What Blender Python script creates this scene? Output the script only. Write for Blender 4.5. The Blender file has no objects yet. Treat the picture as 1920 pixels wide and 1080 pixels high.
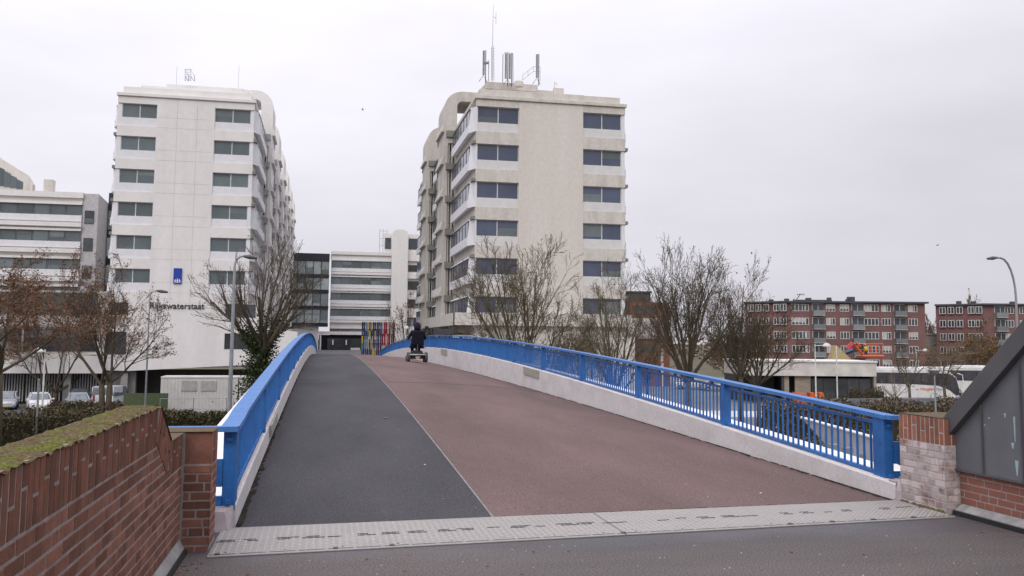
import bpy, math, random
from mathutils import Vector, Matrix
R_ = math.radians
rnd = random.Random(7)
sc = bpy.context.scene
col = sc.collection

# ---------------------------------------------------------------- camera
F = 1700.0; CX = 960.0; CY = 490.0; EYE = 1.6
TH = R_(11.612465); ROLL = R_(0.5); PITCH = math.atan2(0.0886, 1.0)
def _axes(th, p):
    fwd = Vector((math.sin(th)*math.cos(p), math.cos(th)*math.cos(p), math.sin(p)))
    right = Vector((math.cos(th), -math.sin(th), 0)); up = right.cross(fwd)
    c, n = math.cos(ROLL), math.sin(ROLL)
    return right*c+up*n, up*c-right*n, fwd
PITCH = 0.08804598057765273
AR, AU, AW = _axes(TH, PITCH)
cam = bpy.data.cameras.new('camera'); camo = bpy.data.objects.new('camera', cam); col.objects.link(camo)
m = Matrix((( AR.x, AU.x, -AW.x, 0), (AR.y, AU.y, -AW.y, 0), (AR.z, AU.z, -AW.z, EYE), (0, 0, 0, 1)))
camo.matrix_world = m
cam.sensor_width = 36; cam.lens = F/1920*36; cam.shift_y = -50/1920
cam.clip_start = .05; cam.clip_end = 6000
sc.camera = camo
# helpers that turn a place in the photograph and a distance into a point of the world
OV = Vector((0, 0, EYE))
def ray(px, py): return AR*((px-CX)/F) - AU*((py-CY)/F) + AW
def atY(px, py, Y): d = ray(px, py); return OV + d*(Y/d.y)
def atD(px, py, D): return OV + ray(px, py)*D

# ---------------------------------------------------------------- world: overcast
w = bpy.data.worlds.new('World'); sc.world = w; w.use_nodes = True
nt = w.node_tree; nt.nodes.clear(); N = nt.nodes.new; L = nt.links.new
out = N('ShaderNodeOutputWorld'); bg = N('ShaderNodeBackground')
SUN_EL, SUN_AZ = R_(38), R_(205)     # azimuth from +Y clockwise: behind the camera, a little to the left
sky = N('ShaderNodeTexSky'); sky.sky_type = 'NISHITA'; sky.sun_disc = False
sky.sun_elevation = SUN_EL; sky.sun_rotation = SUN_AZ; sky.air_density = 1.5; sky.dust_density = 4
tc = N('ShaderNodeTexCoord'); sep = N('ShaderNodeSeparateXYZ'); L(tc.outputs['Generated'], sep.inputs[0])
def wm(op, a, b=None, c=None):
    n = N('ShaderNodeMath'); n.operation = op
    for i, v in enumerate((a, b, c)):
        if v is None: continue
        if isinstance(v, (int, float)): n.inputs[i].default_value = v
        else: L(v, n.inputs[i])
    return n.outputs[0]
z = wm('MAXIMUM', sep.outputs[2], 0.0)
g = wm('ADD', wm('MULTIPLY_ADD', z, 0.80, 0.71), wm('MULTIPLY', wm('POWER', z, 3.0), 0.9))
az = wm('MULTIPLY_ADD', sep.outputs[0], -0.16, 1.05)
mp = N('ShaderNodeMapping'); mp.inputs['Scale'].default_value = (1.0, 1.0, 3.2); L(tc.outputs['Generated'], mp.inputs[0])
nz = N('ShaderNodeTexNoise'); nz.inputs['Scale'].default_value = 2.3; nz.inputs['Detail'].default_value = 5; nz.inputs['Roughness'].default_value = .5
L(mp.outputs[0], nz.inputs['Vector'])
cl = wm('MULTIPLY_ADD', nz.outputs[0], 0.46, 0.77)
g = wm('MULTIPLY', wm('MULTIPLY', g, az), cl)
tint = N('ShaderNodeMix'); tint.data_type = 'RGBA'; tint.blend_type = 'MULTIPLY'; tint.inputs[0].default_value = 1
tint.inputs[6].default_value = (0.985, 0.965, 1.055, 1)
comb = N('ShaderNodeCombineXYZ'); [L(g, comb.inputs[i]) for i in range(3)]
L(comb.outputs[0], tint.inputs[7])
bg2 = N('ShaderNodeBackground'); bg2.inputs[1].default_value = 1.0; L(tint.outputs[2], bg2.inputs[0])
L(sky.outputs[0], bg.inputs[0]); bg.inputs[1].default_value = 0.06
mx = N('ShaderNodeMixShader'); mx.inputs[0].default_value = 0.93
L(bg.outputs[0], mx.inputs[1]); L(bg2.outputs[0], mx.inputs[2]); L(mx.outputs[0], out.inputs[0])
sun = bpy.data.lights.new('sun', 'SUN'); sun.energy = 0.9; sun.angle = R_(25); sun.color = (1, .95, .88)
so = bpy.data.objects.new('sun', sun); col.objects.link(so)
sd = Vector((math.sin(SUN_AZ)*math.cos(SUN_EL), math.cos(SUN_AZ)*math.cos(SUN_EL), math.sin(SUN_EL)))
so.rotation_euler = sd.to_track_quat('Z', 'Y').to_euler(); so.location = (0, -20, 60)
sc.view_settings.view_transform = 'Standard'; sc.view_settings.look = 'None'; sc.view_settings.exposure = 0.0
sc.view_settings.gamma = 1.0

# ---------------------------------------------------------------- materials
MATS = {}
def mat(name, c, rough=.8, spec=.3, metal=0, c2=None, nscale=3.0, namt=.12, stretch=(1, 1, 1), bump=0, bscale=40, island=0,
        objrand=0, fine=0, fscale=60, contrast=(.35, .65)):
    """procedural material: base colour, large mottling between c and c2, optional fine grain, island variation, bump"""
    if name in MATS: return MATS[name]
    mt = bpy.data.materials.new(name); mt.use_nodes = True; MATS[name] = mt
    t = mt.node_tree; b = t.nodes['Principled BSDF']
    b.inputs['Roughness'].default_value = rough; b.inputs['Metallic'].default_value = metal
    b.inputs['Specular IOR Level'].default_value = spec
    def nn(k): return t.nodes.new(k)
    tcn = nn('ShaderNodeTexCoord'); geo = nn('ShaderNodeNewGeometry')
    mpn = nn('ShaderNodeMapping'); mpn.inputs['Scale'].default_value = stretch
    t.links.new(geo.outputs['Position'], mpn.inputs[0])
    n1 = nn('ShaderNodeTexNoise'); n1.inputs['Scale'].default_value = nscale; n1.inputs['Detail'].default_value = 6; n1.inputs['Roughness'].default_value = .6
    t.links.new(mpn.outputs[0], n1.inputs['Vector'])
    rmp = nn('ShaderNodeMapRange'); rmp.inputs[1].default_value = contrast[0]; rmp.inputs[2].default_value = contrast[1]
    t.links.new(n1.outputs[0], rmp.inputs[0])
    mixn = nn('ShaderNodeMix'); mixn.data_type = 'RGBA'
    if c2 is None: c2 = tuple(x*(1-namt*2) for x in c)
    mixn.inputs[6].default_value = (*c, 1); mixn.inputs[7].default_value = (*c2, 1)
    t.links.new(rmp.outputs[0], mixn.inputs[0])
    cur = mixn.outputs[2]
    def scale_by(sock, amt, cur):
        mr = nn('ShaderNodeMapRange'); mr.inputs[3].default_value = 1-amt; mr.inputs[4].default_value = 1+amt
        t.links.new(sock, mr.inputs[0])
        vm = nn('ShaderNodeVectorMath'); vm.operation = 'SCALE'
        t.links.new(cur, vm.inputs[0]); t.links.new(mr.outputs[0], vm.inputs['Scale']); return vm.outputs[0]
    if island: cur = scale_by(geo.outputs['Random Per Island'], island, cur)
    if objrand:
        oi = nn('ShaderNodeObjectInfo'); cur = scale_by(oi.outputs['Random'], objrand, cur)
    if fine:
        n2 = nn('ShaderNodeTexNoise'); n2.inputs['Scale'].default_value = fscale; n2.inputs['Detail'].default_value = 2
        t.links.new(geo.outputs['Position'], n2.inputs['Vector'])
        m2 = nn('ShaderNodeMapRange'); m2.inputs[1].default_value = .3; m2.inputs[2].default_value = .7
        t.links.new(n2.outputs[0], m2.inputs[0]); cur = scale_by(m2.outputs[0], fine, cur)
    t.links.new(cur, b.inputs['Base Color'])
    if bump:
        n3 = nn('ShaderNodeTexNoise'); n3.inputs['Scale'].default_value = bscale; n3.inputs['Detail'].default_value = 4
        t.links.new(geo.outputs['Position'], n3.inputs['Vector'])
        bp = nn('ShaderNodeBump'); bp.inputs['Distance'].default_value = bump; bp.inputs['Strength'].default_value = .8
        t.links.new(n3.outputs[0], bp.inputs['Height']); t.links.new(bp.outputs[0], b.inputs['Normal'])
    return mt

white_conc = mat('white_concrete', (.70, .68, .665), .75, .25, c2=(.64, .62, .60), nscale=.5, stretch=(1, 1, .18), fine=.03, fscale=2)
beige_conc = mat('beige_render', (.62, .585, .54), .85, .2, c2=(.565, .525, .475), nscale=.45, stretch=(1.2, 1, .12), fine=.05, fscale=3, contrast=(.3, .75))
beam_conc = mat('weathered_beam', (.57, .54, .495), .85, .2, c2=(.44, .41, .37), nscale=1.3, stretch=(1, 1, .35), fine=.07, fscale=4, contrast=(.4, .75))
fin_conc = mat('fin_concrete', (.54, .515, .47), .85, .2, c2=(.42, .395, .355), nscale=.9, stretch=(1, 1, .15), fine=.06, fscale=3)
block_conc = mat('grey_block', (.22, .225, .20), .85, .2, namt=.1, nscale=2)
panel_white = mat('white_spandrel', (.68, .68, .70), .55, .35, c2=(.62, .62, .64), nscale=1.5)
panel_cream = mat('pale_cream_spandrel', (.62, .61, .60), .6, .3, c2=(.56, .55, .535), nscale=1.5)
panel_grey = mat('grey_panel', (.34, .34, .35), .6, .3, nscale=1)
frame_dark = mat('dark_frame', (.06, .06, .07), .5, .4)
frame_white = mat('white_frame', (.62, .62, .62), .5, .4)
glass_blue = mat('window_glass_blue', (.075, .095, .145), .12, .45, c2=(.055, .065, .105), nscale=.35, stretch=(1, 1, .6), island=.22, objrand=.22)
glass_green = mat('window_glass_green', (.12, .15, .158), .12, .45, c2=(.085, .11, .12), nscale=.35, stretch=(1, 1, .6), island=.22, objrand=.3)
glass_dark = mat('window_glass_dark', (.035, .04, .045), .1, .5, c2=(.06, .065, .07), nscale=.5, island=.22, objrand=.3)
glass_stair = mat('stair_glass', (.33, .37, .365), .15, .5, c2=(.25, .29, .29), nscale=.4, island=.22, objrand=.25)
blind_mat = mat('pale_blind', (.15, .18, .19), .4, .4, namt=.1, objrand=.4)
dark_panel = mat('dark_panel', (.02, .021, .032), .4, .4, nscale=1)
metal_grey = mat('galvanised_metal', (.32, .34, .36), .45, .5, metal=.4, nscale=2)
metal_dark = mat('dark_metal', (.08, .085, .09), .5, .4, nscale=3)
blue_paint = mat('blue_paint', (.020, .125, .37), .45, .4, c2=(.017, .088, .27), nscale=2.5, fine=.10, fscale=25)
blue_pale = mat('blue_paint_pale', (.045, .165, .42), .5, .5, c2=(.03, .125, .35), nscale=5, fine=.14, fscale=30)  # lighter blue for the top and return rails
curb_conc = mat('curb_concrete', (.56, .535, .53), .85, .25, c2=(.44, .415, .40), nscale=1.2, stretch=(1, 1, 2), fine=.07, fscale=22, bump=.002, bscale=60, contrast=(.42, .8))
ledge_white = mat('white_ledge', (.78, .78, .80), .6, .3, c2=(.70, .70, .72), nscale=2)
asph_black = mat('black_asphalt', (.060, .057, .063), .9, .25, c2=(.040, .039, .043), nscale=.7, stretch=(1, .3, 1), fine=.55, fscale=75, bump=.004, bscale=220)
asph_red = mat('red_brown_asphalt', (.150, .101, .097), .92, .2, c2=(.108, .074, .068), nscale=.7, stretch=(1, .3, 1), fine=.42, fscale=75, bump=.004, bscale=220)
asph_plaza = mat('plaza_asphalt', (.108, .093, .086), .82, .35, c2=(.076, .067, .066), nscale=.8, stretch=(.35, 1, 1), fine=.6, fscale=70, bump=.005, bscale=160)
road_mat = mat('street_asphalt', (.13, .13, .135), .9, .2, nscale=.2)
ground_mat = mat('ground_soil', (.085, .085, .055), .95, .1, c2=(.12, .10, .07), nscale=.15)
stud_mat = mat('pale_steel_studs', (.39, .365, .34), .5, .5, metal=.15, namt=.05)  # paler than the plate so the tread pattern stands out
def damp(mt):
    t = mt.node_tree; b = t.nodes['Principled BSDF']; src = b.inputs['Base Color'].links[0].from_socket
    g_ = t.nodes.new('ShaderNodeNewGeometry'); sp = t.nodes.new('ShaderNodeSeparateXYZ'); t.links.new(g_.outputs['Position'], sp.inputs[0])
    nz_ = t.nodes.new('ShaderNodeTexNoise'); nz_.inputs['Scale'].default_value = 1.3; nz_.inputs['Detail'].default_value = 5; t.links.new(g_.outputs['Position'], nz_.inputs['Vector'])
    ad = t.nodes.new('ShaderNodeMath'); ad.operation = 'MULTIPLY_ADD'; t.links.new(nz_.outputs[0], ad.inputs[0]); ad.inputs[1].default_value = 1.6; t.links.new(sp.outputs[1], ad.inputs[2])
    mr = t.nodes.new('ShaderNodeMapRange'); mr.interpolation_type = 'SMOOTHSTEP'; mr.inputs[1].default_value = 7.45; mr.inputs[2].default_value = 8.3; t.links.new(ad.outputs[0], mr.inputs[0])
    mx_ = t.nodes.new('ShaderNodeMix'); mx_.data_type = 'RGBA'; mx_.blend_type = 'MULTIPLY'; mx_.inputs[7].default_value = (.80, .84, .97, 1); t.links.new(src, mx_.inputs[6]); t.links.new(mr.outputs[0], mx_.inputs[0]); t.links.new(mx_.outputs[2], b.inputs['Base Color'])
    m2 = t.nodes.new('ShaderNodeMapRange'); m2.inputs[3].default_value = .82; m2.inputs[4].default_value = .48; t.links.new(mr.outputs[0], m2.inputs[0]); t.links.new(m2.outputs[0], b.inputs['Roughness'])
damp(asph_plaza)
plate_mat = mat('tread_plate', (.27, .25, .232), .55, .45, metal=.15, c2=(.24, .225, .215), nscale=1.6, fine=.12, fscale=50)
plate_dark = mat('tread_plate_edge', (.10, .10, .11), .5, .4, metal=.3)
line_mat = mat('pale_joint_line', (.24, .23, .23), .8, .2, nscale=8, namt=.2)
brick_red = mat('red_brick', (.225, .104, .076), .92, .1, c2=(.155, .075, .056), nscale=9, island=.28, fine=.14, fscale=130, bump=.002, bscale=120)
brick_dark = mat('dark_brick', (.19, .078, .055), .92, .1, c2=(.115, .065, .045), nscale=9, island=.25, fine=.12, fscale=120, bump=.002, bscale=120)
brick_frost = mat('whitened_brick', (.23, .12, .10), .92, .1, c2=(.42, .36, .355), nscale=5.5, island=.3, fine=.1, fscale=90, bump=.002, bscale=110, contrast=(.36, .50))
mortar = mat('mortar', (.30, .262, .245), .95, .1, nscale=12, fine=.15, fscale=90)
mortar_pale = mat('pale_mortar', (.40, .37, .35), .95, .1, nscale=12, fine=.15, fscale=90)
moss_mat = mat('moss', (.10, .105, .028), .98, .05, c2=(.105, .075, .048), nscale=6, stretch=(1, 1, 1), fine=.5, fscale=80, bump=.008, bscale=50, contrast=(.40, .56))
cladding = mat('zinc_cladding', (.14, .143, .157), .55, .4, metal=.15, c2=(.108, .112, .124), nscale=1.5)
coping = mat('cladding_coping', (.085, .083, .09), .55, .4, c2=(.07, .068, .075), nscale=2)
flashing = mat('lead_flashing', (.30, .295, .29), .7, .3, c2=(.19, .185, .18), nscale=8)
rubber = mat('black_rubber', (.02, .02, .022), .8, .3)
bark = mat('bark', (.105, .086, .064), .95, .1, c2=(.07, .058, .042), nscale=6)
bark_green = mat('mossy_bark', (.135, .115, .075), .95, .1, c2=(.085, .073, .048), nscale=5)
twig_brown = mat('brown_twigs', (.19, .14, .10), .95, .1, c2=(.13, .10, .072), nscale=2)
leaf_brown = mat('dead_leaves', (.22, .105, .055), .9, .1, c2=(.13, .065, .04), nscale=2, island=.4)
leaf_ochre = mat('ochre_leaves', (.24, .15, .05), .9, .1, c2=(.14, .085, .035), nscale=2, island=.4)
ivy_mat = mat('ivy', (.035, .06, .02), .7, .3, c2=(.055, .075, .028), nscale=3, island=.4)
hedge_green = mat('hedge_leaves', (.085, .095, .045), .9, .15, c2=(.13, .09, .06), nscale=.8, island=.5)
hedge_brown = mat('brown_hedge_leaves', (.19, .14, .10), .9, .15, c2=(.12, .12, .065), nscale=.7, island=.45)
car_silver = mat('silver_paint', (.48, .50, .54), .3, .5, metal=.3)
car_grey = mat('grey_paint', (.20, .21, .23), .3, .5, metal=.3)
car_white = mat('white_paint', (.72, .72, .74), .35, .5)
car_red = mat('red_paint', (.35, .03, .03), .35, .5)
car_blue = mat('dark_blue_paint', (.03, .05, .12), .35, .5)
orange_paint = mat('orange_paint', (.62, .12, .03), .5, .4, nscale=3)
brick_hazed = mat('hazed_red_brick', (.20, .12, .115), .95, .1, c2=(.18, .095, .088), nscale=.25, fine=.06, fscale=3)  # red brick greyed in its base colour to stand for distance haze
brick_far2 = mat('far_brown_brick', (.25, .105, .078), .95, .1, c2=(.20, .085, .065), nscale=.3, fine=.06, fscale=3)
roof_dark = mat('dark_roof', (.085, .088, .10), .8, .2)
cabin_white = mat('cabin_white', (.58, .57, .54), .6, .3, c2=(.50, .49, .46), nscale=1)
curtain = mat('pale_curtain', (.48, .47, .44), .9, .1)
skin_mat = mat('skin', (.45, .28, .2), .6, .3)
cloth_black = mat('black_cloth', (.014, .014, .024), .9, .1, nscale=8)
cloth_purple = mat('dark_purple_cloth', (.03, .016, .035), .9, .1, nscale=8)
yellow_vest = mat('yellow_cloth', (.65, .55, .05), .8, .2)
sign_blue = mat('sign_blue', (.012, .045, .36), .5, .4)
sign_white = mat('sign_white', (.75, .75, .75), .5, .4)
letter_dark = mat('dark_lettering', (.02, .02, .025), .5, .4)
letter_orange = mat('orange_lettering', (.75, .16, .04), .5, .4)
letter_blue = mat('blue_lettering', (.15, .22, .45), .5, .4)
pole_white = mat('pole_white', (.60, .61, .56), .5, .4)

# ---------------------------------------------------------------- mesh helpers
class MB:
    def __init__(s): s.v = []; s.f = []
    def box(s, x0, x1, y0, y1, z0, z1):
        n = len(s.v)
        s.v += [(x0,y0,z0),(x1,y0,z0),(x1,y1,z0),(x0,y1,z0),(x0,y0,z1),(x1,y0,z1),(x1,y1,z1),(x0,y1,z1)]
        s.f += [(n,n+3,n+2,n+1),(n+4,n+5,n+6,n+7),(n,n+1,n+5,n+4),(n+1,n+2,n+6,n+5),(n+2,n+3,n+7,n+6),(n+3,n,n+4,n+7)]
        return s
    def quad(s, a, b, c, d):
        n = len(s.v); s.v += [tuple(a), tuple(b), tuple(c), tuple(d)]; s.f.append((n, n+1, n+2, n+3)); return s
    def hexa(s, p):      # 8 points: bottom ring 0-3, top ring 4-7
        n = len(s.v); s.v += [tuple(q) for q in p]
        s.f += [(n,n+3,n+2,n+1),(n+4,n+5,n+6,n+7),(n,n+1,n+5,n+4),(n+1,n+2,n+6,n+5),(n+2,n+3,n+7,n+6),(n+3,n,n+4,n+7)]; return s
    def prism(s, poly, a, b, axis='y'):
        """poly of (u,v): axis y -> (x,z) extruded along y from a to b; axis x -> (y,z); axis z -> (x,y)"""
        n = len(s.v); k = len(poly)
        def P(u, v, t): return (u, t, v) if axis == 'y' else ((t, u, v) if axis == 'x' else (u, v, t))
        for t in (a, b):
            for u, v in poly: s.v.append(P(u, v, t))
        s.f.append(tuple(range(n, n+k))); s.f.append(tuple(range(n+2*k-1, n+k-1, -1)))
        for i in range(k):
            j = (i+1) % k; s.f.append((n+j, n+i, n+k+i, n+k+j))
        return s
    def tube(s, pts, radii, sides=6, cap=True):
        n = len(s.v); k = len(pts)
        if isinstance(radii, (int, float)): radii = [radii]*k
        pts = [Vector(p) for p in pts]
        for i, p in enumerate(pts):
            d = (pts[min(i+1, k-1)]-pts[max(i-1, 0)])
            if d.length < 1e-9: d = Vector((0, 0, 1))
            d.normalize()
            ref = Vector((0, 0, 1)) if abs(d.z) < .9 else Vector((1, 0, 0))
            a = d.cross(ref).normalized(); b = d.cross(a)
            for j in range(sides):
                t = 2*math.pi*j/sides; q = p+(a*math.cos(t)+b*math.sin(t))*radii[i]; s.v.append(tuple(q))
        for i in range(k-1):
            for j in range(sides):
                j2 = (j+1) % sides
                s.f.append((n+i*sides+j, n+i*sides+j2, n+(i+1)*sides+j2, n+(i+1)*sides+j))
        if cap and sides > 2:
            s.f.append(tuple(n+j for j in reversed(range(sides)))); s.f.append(tuple(n+(k-1)*sides+j for j in range(sides)))
        return s
    def lathe(s, c, prof, sides=16):
        n = len(s.v)
        for r, zz in prof:
            for j in range(sides):
                t = 2*math.pi*j/sides; s.v.append((c[0]+r*math.cos(t), c[1]+r*math.sin(t), c[2]+zz))
        for i in range(len(prof)-1):
            for j in range(sides):
                j2 = (j+1) % sides; s.f.append((n+i*sides+j, n+i*sides+j2, n+(i+1)*sides+j2, n+(i+1)*sides+j))
        s.f.append(tuple(n+j for j in reversed(range(sides)))); s.f.append(tuple(n+(len(prof)-1)*sides+j for j in range(sides)))
        return s
    def wheel(s, c, r, wdt, axis='x', sides=18):
        n = len(s.v)
        prof = [(r*.62, -wdt/2), (r*.93, -wdt/2), (r, -wdt*.3), (r, wdt*.3), (r*.93, wdt/2), (r*.62, wdt/2)]
        for rr, o in prof:
            for j in range(sides):
                t = 2*math.pi*j/sides; a, b = rr*math.cos(t), rr*math.sin(t)
                s.v.append((c[0]+o, c[1]+a, c[2]+b) if axis == 'x' else (c[0]+a, c[1]+o, c[2]+b))
        m_ = len(prof)
        for i in range(m_):
            i2 = (i+1) % m_
            for j in range(sides):
                j2 = (j+1) % sides; s.f.append((n+i*sides+j, n+i*sides+j2, n+i2*sides+j2, n+i2*sides+j))
        return s
    def mesh(s, name, material, origin=(0, 0, 0), smooth=False):
        me = bpy.data.meshes.new(name); ox, oy, oz = origin
        me.from_pydata([(x-ox, y-oy, z_-oz) for x, y, z_ in s.v], [], s.f); me.update()
        if material: me.materials.append(material)
        if smooth:
            for p in me.polygons: p.use_smooth = True
        return me
def wloc(o):
    v = Vector((0, 0, 0))
    while o: v += o.location; o = o.parent
    return v
def inst(name, me, parent=None, loc=(0, 0, 0), rz=0.0):
    o = bpy.data.objects.new(name, me); o.location = loc; o.rotation_euler = (0, 0, rz); col.objects.link(o)
    if parent: o.parent = parent
    return o
def part(mb, name, material, parent, local=False, smooth=False, label=None, bevel=0):
    """one mesh as a part of its thing; coordinates are world ones unless local"""
    me = mb.mesh(name, material, (0, 0, 0) if local else wloc(parent), smooth)
    o = inst(name, me, parent)
    if label: o['label'] = label
    if bevel: bv = o.modifiers.new('bevel', 'BEVEL'); bv.width = bevel; bv.segments = 2; bv.limit_method = 'ANGLE'
    return o
def tag(o, label=None, cat=None, group=None, kind=None):
    if label: o['label'] = label
    if cat: o['category'] = cat
    if group: o['group'] = group
    if kind: o['kind'] = kind
    return o
def root(name, loc, label, cat, group=None, rz=0.0):
    o = bpy.data.objects.new(name, None); o.empty_display_size = .3; col.objects.link(o)
    o.location = loc; o.rotation_euler = (0, 0, rz); return tag(o, label, cat, group)
def single(mb, name, material, loc, label, cat, group=None, smooth=False, bevel=0):
    o = inst(name, mb.mesh(name, material, loc, smooth), None, loc)
    if bevel: bv = o.modifiers.new('bevel', 'BEVEL'); bv.width = bevel; bv.segments = 2; bv.limit_method = 'ANGLE'
    return tag(o, label, cat, group)
def struct(mb, name, material, smooth=False, kind='structure'):
    o = inst(name, mb.mesh(name, material, (0, 0, 0), smooth)); o['kind'] = kind; return o
def kids(o): return [c for c in col.objects if c.parent == o]
def copy_tree(o, parent=None):
    ch = list(o.children); c = o.copy(); col.objects.link(c); c.parent = parent
    for k in ch: copy_tree(k, c)
    return c
def text_mesh(txt, size, extrude, material, align='CENTER', shear=0):
    cu = bpy.data.curves.new('lettering', 'FONT'); cu.body = txt; cu.size = size; cu.extrude = extrude; cu.align_x = align; cu.shear = shear; cu.resolution_u = 3
    to = bpy.data.objects.new('t', cu); col.objects.link(to)
    dg = bpy.context.evaluated_depsgraph_get(); me = bpy.data.meshes.new_from_object(to.evaluated_get(dg))
    bpy.data.objects.remove(to); me.materials.clear(); me.materials.append(material)
    for v in me.vertices: x, y, z_ = v.co; v.co = (x, -z_, y)
    return me

# ================================================================ SETTING
ZG = -4.6
mb = MB(); n = 40
mb.quad((-2500, -600, ZG), (2500, -600, ZG), (2500, 3500, ZG), (-2500, 3500, ZG)); struct(mb, 'ground', ground_mat)
# ---- the bridge deck, kerbs and landing
def zA(Y): return max(.79-5.5e-4*(Y-46)**2, -.45)
def zR(Y): return max(.40-2.3e-4*(Y-50)**2, -.45) if Y < 85 else max(.40-2.3e-4*35**2-(Y-85)*.03, -.45)
def deck_z(X, Y):
    if X <= 1.54: return zA(Y)
    t = (X-1.54)/4.25; a = zA(Y); return a-(a-zR(Y))*t*t
def top_r(Y): return 1.89-6.08e-4*(Y-50)**2
def top_l(Y): return top_r(Y)+.035+(.02 if Y > 9 else 0)
def YN(X): return 8.12+.055*(X+.7)
Y_END = 100.0
def deck_strip(name, xs, m_, dz=0):
    mb = MB(); rows = []
    ys = [None]+[9+i*1.0 for i in range(92)]
    for y in ys: rows.append([(x, (YN(x) if y is None else y), deck_z(x, YN(x) if y is None else y)+dz) for x in xs])
    for r in rows: mb.v += r
    k = len(xs)
    for i in range(len(rows)-1):
        for j in range(k-1): mb.f.append((i*k+j, i*k+j+1, (i+1)*k+j+1, (i+1)*k+j))
    return struct(mb, name, m_, smooth=True)
deck_strip('footpath', [-.72, .4, 1.54], asph_black)
deck_strip('cycle_path', [1.54+i*4.27/10 for i in range(11)], asph_red)
deck_strip('path_joint_line', [1.532, 1.552], line_mat, .004)
mb = MB()       # expansion joint across the deck
for a, b in ((-.7, 1.5), (1.57, 5.78)):
    k = 10
    for i in range(k):
        x0, x1 = a+(b-a)*i/k, a+(b-a)*(i+1)/k
        mb.quad((x0, 23.8, deck_z(x0, 23.8)+.004), (x1, 23.8, deck_z(x1, 23.8)+.004), (x1, 23.9, deck_z(x1, 23.9)+.004), (x0, 23.9, deck_z(x0, 23.9)+.004))
struct(mb, 'deck_joint', mat('joint_sealant', (.075, .072, .08), .7, .3))
def kerb(side):
    mb = MB(); y = 8.20 if side < 0 else 8.50; ys = []
    while y < Y_END: ys.append(y); y += 1.0
    top = top_l if side < 0 else top_r
    xin = -.70 if side < 0 else 5.79; xo = -.86 if side < 0 else 5.99; xl = -1.45 if side < 0 else 6.62
    for Y in ys:
        t = top(Y)-.665
        mb.v += [(xin, Y, -1.6), (xin, Y, t-.012), (xin+(-.012 if side < 0 else .012), Y, t), (xo, Y, t), (xo, Y, t-1.6)]
    k = 5
    for i in range(len(ys)-1):
        for j in range(k-1): mb.f.append((i*k+j, i*k+j+1, (i+1)*k+j+1, (i+1)*k+j))
    mb.f.append(tuple(range(k)))
    struct(mb, 'bridge_kerb', curb_conc)
    mb = MB()
    for Y in ys:
        t = top(Y)-.665-.09
        mb.v += [(xo, Y, t), (xl, Y, t), (xl, Y, t-.55), (xo, Y, t-.75)]
    k = 4
    for i in range(len(ys)-1):
        for j in range(k-1): mb.f.append((i*k+j, i*k+j+1, (i+1)*k+j+1, (i+1)*k+j))
    mb.f.append((0, 1, 2, 3)); struct(mb, 'bridge_edge_ledge', ledge_white)
kerb(-1); kerb(1)
mb = MB()
for i in range(46):
    y0, y1 = 8.2+2*i, 10.2+2*i
    mb.hexa([(-.86, y0, zA(y0)-1.5), (5.99, y0, zA(y0)-1.5), (5.99, y1, zA(y1)-1.5), (-.86, y1, zA(y1)-1.5),
             (-.86, y0, min(zA(y0), zR(y0))-.5), (5.99, y0, min(zA(y0), zR(y0))-.5), (5.99, y1, min(zA(y1), zR(y1))-.5), (-.86, y1, min(zA(y1), zR(y1))-.5)])
struct(mb, 'bridge_girder', curb_conc)
mb = MB(); mb.box(-1.3, 12, -12, 8.1, ZG-.2, -.03); struct(mb, 'bridge_abutment', curb_conc)
mb = MB(); k = 14
mb.quad((-1.04, -12, 0), (6.0, -12, 0), (6.0, 8.35, 0), (-1.04, 8.1, 0)); struct(mb, 'plaza_paving', asph_plaza)
mb = MB(); mb.box(-7, 12, 96, 215, -1.0, -.46); struct(mb, 'far_plaza', road_mat)

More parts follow.
